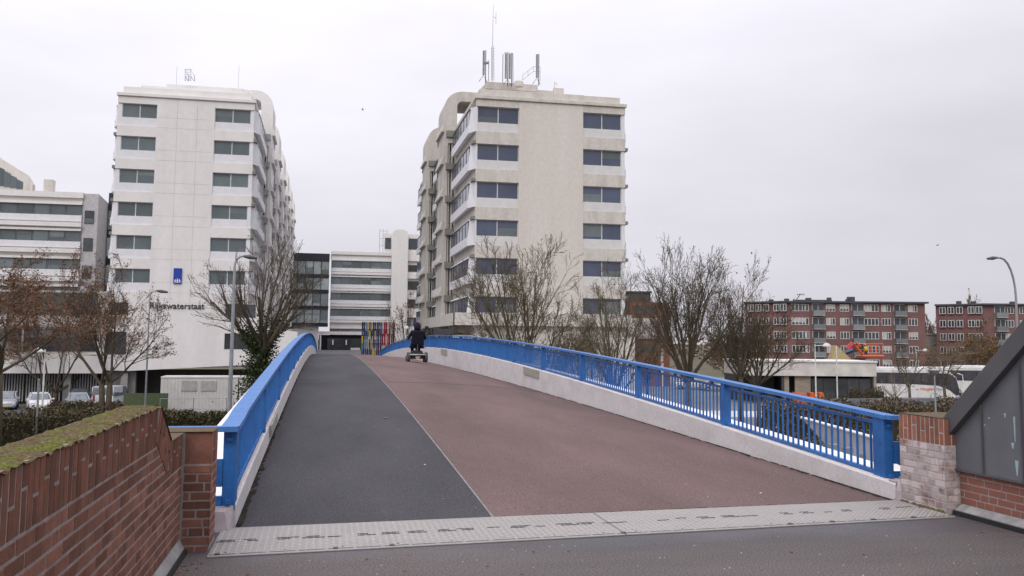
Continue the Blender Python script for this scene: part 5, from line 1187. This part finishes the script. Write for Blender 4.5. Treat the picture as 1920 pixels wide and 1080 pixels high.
mb = MB(); mb.tube([(-.3, -.44, .30), (0, -.48, .30), (.3, -.44, .30)], .03, 8); mb.box(-.06, .06, -.5, -.46, .14, .24); part(mb, 'rear_bumper', metal_grey, r, True)
mb = MB(); mb.box(-.09, -.03, -.512, -.5, .19, .23); mb.box(.03, .09, -.512, -.5, .19, .23); part(mb, 'reflector', mat('amber', (.7, .35, .03), .4, .5), r, True)
mb = MB(); mb.tube([(0, -.1, .3), (0, -.1, .56)], .06, 8); mb.tube([(0, -.36, .45), (0, -.36, .70)], .02, 6); part(mb, 'seat_post', metal_dark, r, True)
mb = MB(); mb.box(-.26, .26, -.26, .28, .54, .65); part(mb, 'seat', cloth_black, r, True, bevel=.03)
mb = MB(); mb.hexa([(-.25, -.36, .66), (.25, -.36, .66), (.25, -.26, .66), (-.25, -.26, .66), (-.21, -.44, 1.22), (.21, -.44, 1.22), (.21, -.36, 1.22), (-.21, -.36, 1.22)]); part(mb, 'backrest', cloth_black, r, True, bevel=.05)
for S in (-1, 1):
    mb = MB(); mb.box(S*.31-.04, S*.31+.04, -.28, .22, .86, .91); part(mb, 'armrest', rubber, r, True, bevel=.015)
    mb = MB(); mb.tube([(S*.31, -.3, .88), (S*.31, -.34, .6), (S*.25, -.2, .56)], .018, 6); part(mb, 'arm_bracket', metal_dark, r, True)
    mb = MB(); mb.tube([(S*.31, .1, .9), (S*.42, .16, 1.2), (S*.40, .18, 1.34)], .011, 5); part(mb, 'mirror_stalk', metal_dark, r, True)
    mb = MB(); mb.box(S*.40-.075, S*.40+.075, .165, .19, 1.31, 1.42); part(mb, 'mirror', sign_white if S < 0 else rubber, r, True, bevel=.012)
mb = MB(); mb.tube([(.31, .22, .9), (.31, .26, .98)], .012, 6); part(mb, 'joystick', rubber, r, True)
mb = MB(); mb.box(-.2, .2, .5, .78, .12, .15); mb.tube([(0, .3, .3), (0, .55, .13)], .03, 6); part(mb, 'footrest', metal_dark, r, True)
r.scale = (1.15, 1.15, 1.13)
# the person: one continuous skinned body, seated
V = [(0, -.12, .74), (0, -.17, .90), (0, -.20, 1.06), (0, -.20, 1.19), (0, -.17, 1.28), (0, -.15, 1.335), (0, -.135, 1.42), (0, -.13, 1.50), (0, -.045, 1.395)]
E = [(0, 1), (1, 2), (2, 3), (3, 4), (4, 5), (5, 6), (6, 7), (6, 8)]
RR = [(.17, .14), (.175, .13), (.19, .125), (.17, .11), (.075, .075), (.07, .07), (.088, .10), (.07, .08), (.018, .018)]
for S in (-1, 1):
    def add(p, rad, par):
        V.append(p); RR.append((rad, rad)); E.append((par, len(V)-1)); return len(V)-1
    sh = add((S*.20, -.19, 1.18), .075, 3); el = add((S*.31, -.14, .96), .058, sh); wr = add((S*.305, .12, .945), .036, el)
    pm = add((S*.305, .19, .94), .036, wr)
    for q, (dx, ln_) in enumerate(((-.030, .062), (-.010, .074), (.011, .070), (.031, .052))):
        f1 = add((S*.305+dx, .235, .95), .0095, pm); f2 = add((S*.305+dx*1.1, .235+ln_*.5, .945), .009, f1); add((S*.305+dx*1.1, .235+ln_*.75, .92), .008, f2)
    th = add((S*.305-S*.035, .20, .935), .012, wr); add((S*.305-S*.055, .235, .925), .010, th)
    hp = add((S*.11, -.08, .72), .11, 0); kn = add((S*.13, .38, .70), .078, hp); an = add((S*.12, .50, .24), .05, kn); ft = add((S*.12, .53, .18), .045, an); add((S*.125, .68, .165), .035, ft)
me = bpy.data.meshes.new('person'); me.from_pydata(V, E, []); me.update(); me.materials.append(cloth_black)
o = inst('person', me, None, P0); o.scale = (1.17, 1.15, 1.13); tag(o, 'person in a dark hooded coat seated in the wheelchair, seen from behind', 'person')
sk = o.modifiers.new('skin', 'SKIN'); sk.use_smooth_shade = True
for i, sv in enumerate(me.skin_vertices[0].data): sv.radius = RR[i]
me.skin_vertices[0].data[0].use_root = True
ss = o.modifiers.new('subdivision', 'SUBSURF'); ss.levels = 1; ss.render_levels = 2
mb = MB(); n_ = 14       # coat hood drawn over the head, open at the face
rings = [(-.165, 1.28, .115, .10), (-.165, 1.34, .118, .118), (-.155, 1.42, .118, .13), (-.15, 1.49, .10, .118), (-.14, 1.54, .065, .075), (-.135, 1.555, .01, .01)]
for (y, z_, rx, ry) in rings:
    for j in range(n_+1): a_ = math.radians(140+260*j/n_); mb.v.append((rx*math.cos(a_+math.pi*0), y+ry*math.sin(a_), z_))
for i in range(len(rings)-1):
    for j in range(n_): q = i*(n_+1)+j; mb.f.append((q, q+1, q+n_+2, q+n_+1))
h = part(mb, 'hood', cloth_purple, o, True, smooth=True); sl_ = h.modifiers.new('thickness', 'SOLIDIFY'); sl_.thickness = .012; sl_.offset = 1
mb = MB(); mb.lathe((0, -.045, 1.40), [(.0, -.0), (.075, .0), (.08, .04), (.05, .09)], 12); mb.v = [(x, -.085+(y+.045)*.35, z_) for x, y, z_ in mb.v]; part(mb, 'face', skin_mat, o, True, smooth=True)

# worker in the raised basket and two birds
D = 108; wp = bp_(1629, 668, .6); wp.z -= .35
V = [(0, 0, .95), (0, 0, 1.15), (0, 0, 1.38), (0, .01, 1.5), (0, .02, 1.62), (0, .02, 1.74)]; E = [(i, i+1) for i in range(5)]; RR = [.15, .15, .17, .07, .10, .08]
for S in (-1, 1):
    def add(p, rad, par):
        V.append(p); RR.append(rad); E.append((par, len(V)-1)); return len(V)-1
    a_ = add((S*.2, 0, 1.38), .07, 2); a_ = add((S*.27, -.05, 1.12), .05, a_); a_ = add((S*.2, -.27, 1.08), .035, a_); add((S*.19, -.34, 1.08), .03, a_)
    a_ = add((S*.1, 0, .85), .1, 0); a_ = add((S*.11, -.02, .48), .075, a_); a_ = add((S*.11, .02, .1), .05, a_); add((S*.11, -.13, .06), .04, a_)
me = bpy.data.meshes.new('person'); me.from_pydata(V, E, []); me.update(); me.materials.append(car_blue)
o = inst('person', me, None, wp); tag(o, 'worker in a yellow vest standing in the orange lift basket', 'person')
sk = o.modifiers.new('skin', 'SKIN'); sk.use_smooth_shade = True
for i, sv in enumerate(me.skin_vertices[0].data): sv.radius = (RR[i], RR[i])
me.skin_vertices[0].data[0].use_root = True
ss = o.modifiers.new('subdivision', 'SUBSURF'); ss.levels = 1; ss.render_levels = 1
mb = MB(); mb.lathe((0, 0, 0), [(.21, .92), (.22, 1.1), (.24, 1.36), (.17, 1.47), (.09, 1.5)], 14); part(mb, 'vest', yellow_vest, o, True, smooth=True)
mb = MB(); mb.lathe((0, .02, 1.68), [(.13, 0), (.12, .07), (.07, .13), (.01, .14)], 12); part(mb, 'helmet', sign_white, o, True, smooth=True)
for px, py, D_, lb in ((1757, 460, 120, 'small bird flying over the right apartment block'), (680, 206, 120, 'small bird in the sky between the two towers')):
    p = atD(px, py, D_); mb = MB(); mb.tube([p+Vector((-.2, 0, .02)), p, p+Vector((.22, 0, 0))], [.02, .06, .03], 6)
    for S in (-1, 1): mb.quad(p+Vector((-.06, 0, .02)), p+Vector((.08, 0, .02)), p+Vector((.02, S*.4, .14)), p+Vector((-.08, S*.38, .13)))
    single(mb, 'bird', metal_grey, p, lb, 'bird', 'birds in the sky')

# dirt gathered at the foot of the kerbs and along the threshold
mb = MB(); rg = random.Random(91)
for i in range(900):
    S = rg.random() < .5; y = 8.3+28*rg.random()**2.2; x = (-.70+abs(rg.gauss(0, .018))) if S else (5.79-abs(rg.gauss(0, .022))); zz = deck_z(x, y)+.004
    a_, b_ = rg.uniform(.008, .03), rg.uniform(.02, .12); mb.quad((x-a_, y-b_, zz), (x+a_*.8, y-b_*.6, zz), (x+a_, y+b_, zz+.002), (x-a_*.7, y+b_*.8, zz))
for i in range(220):
    x = rg.uniform(-.7, 5.75); y = YN(x)+abs(rg.gauss(0, .012)); zz = deck_z(x, y)+.005; a_ = rg.uniform(.01, .05); mb.quad((x-a_, y, zz), (x+a_, y+.002, zz), (x+a_*.7, y+.012, zz+.002), (x-a_*.6, y+.01, zz))
struct(mb, 'kerb_dirt', mat('kerb_dirt', (.05, .048, .035), 1, 0, c2=(.03, .03, .028), nscale=3), kind='stuff')
mb = MB()
for i in range(260):
    x = rg.uniform(-.95, 5.6) if i < 90 else (rg.choice((-.9, 5.8))+rg.gauss(0, .06)); y = rg.uniform(4, 7.1); s_ = rg.uniform(.004, .014); mb.quad((x-s_, y-s_*.6, .004), (x+s_, y-s_, .004), (x+s_*.8, y+s_, .007), (x-s_, y+s_*.7, .004))
struct(mb, 'leaf_litter', leaf_brown, kind='stuff')
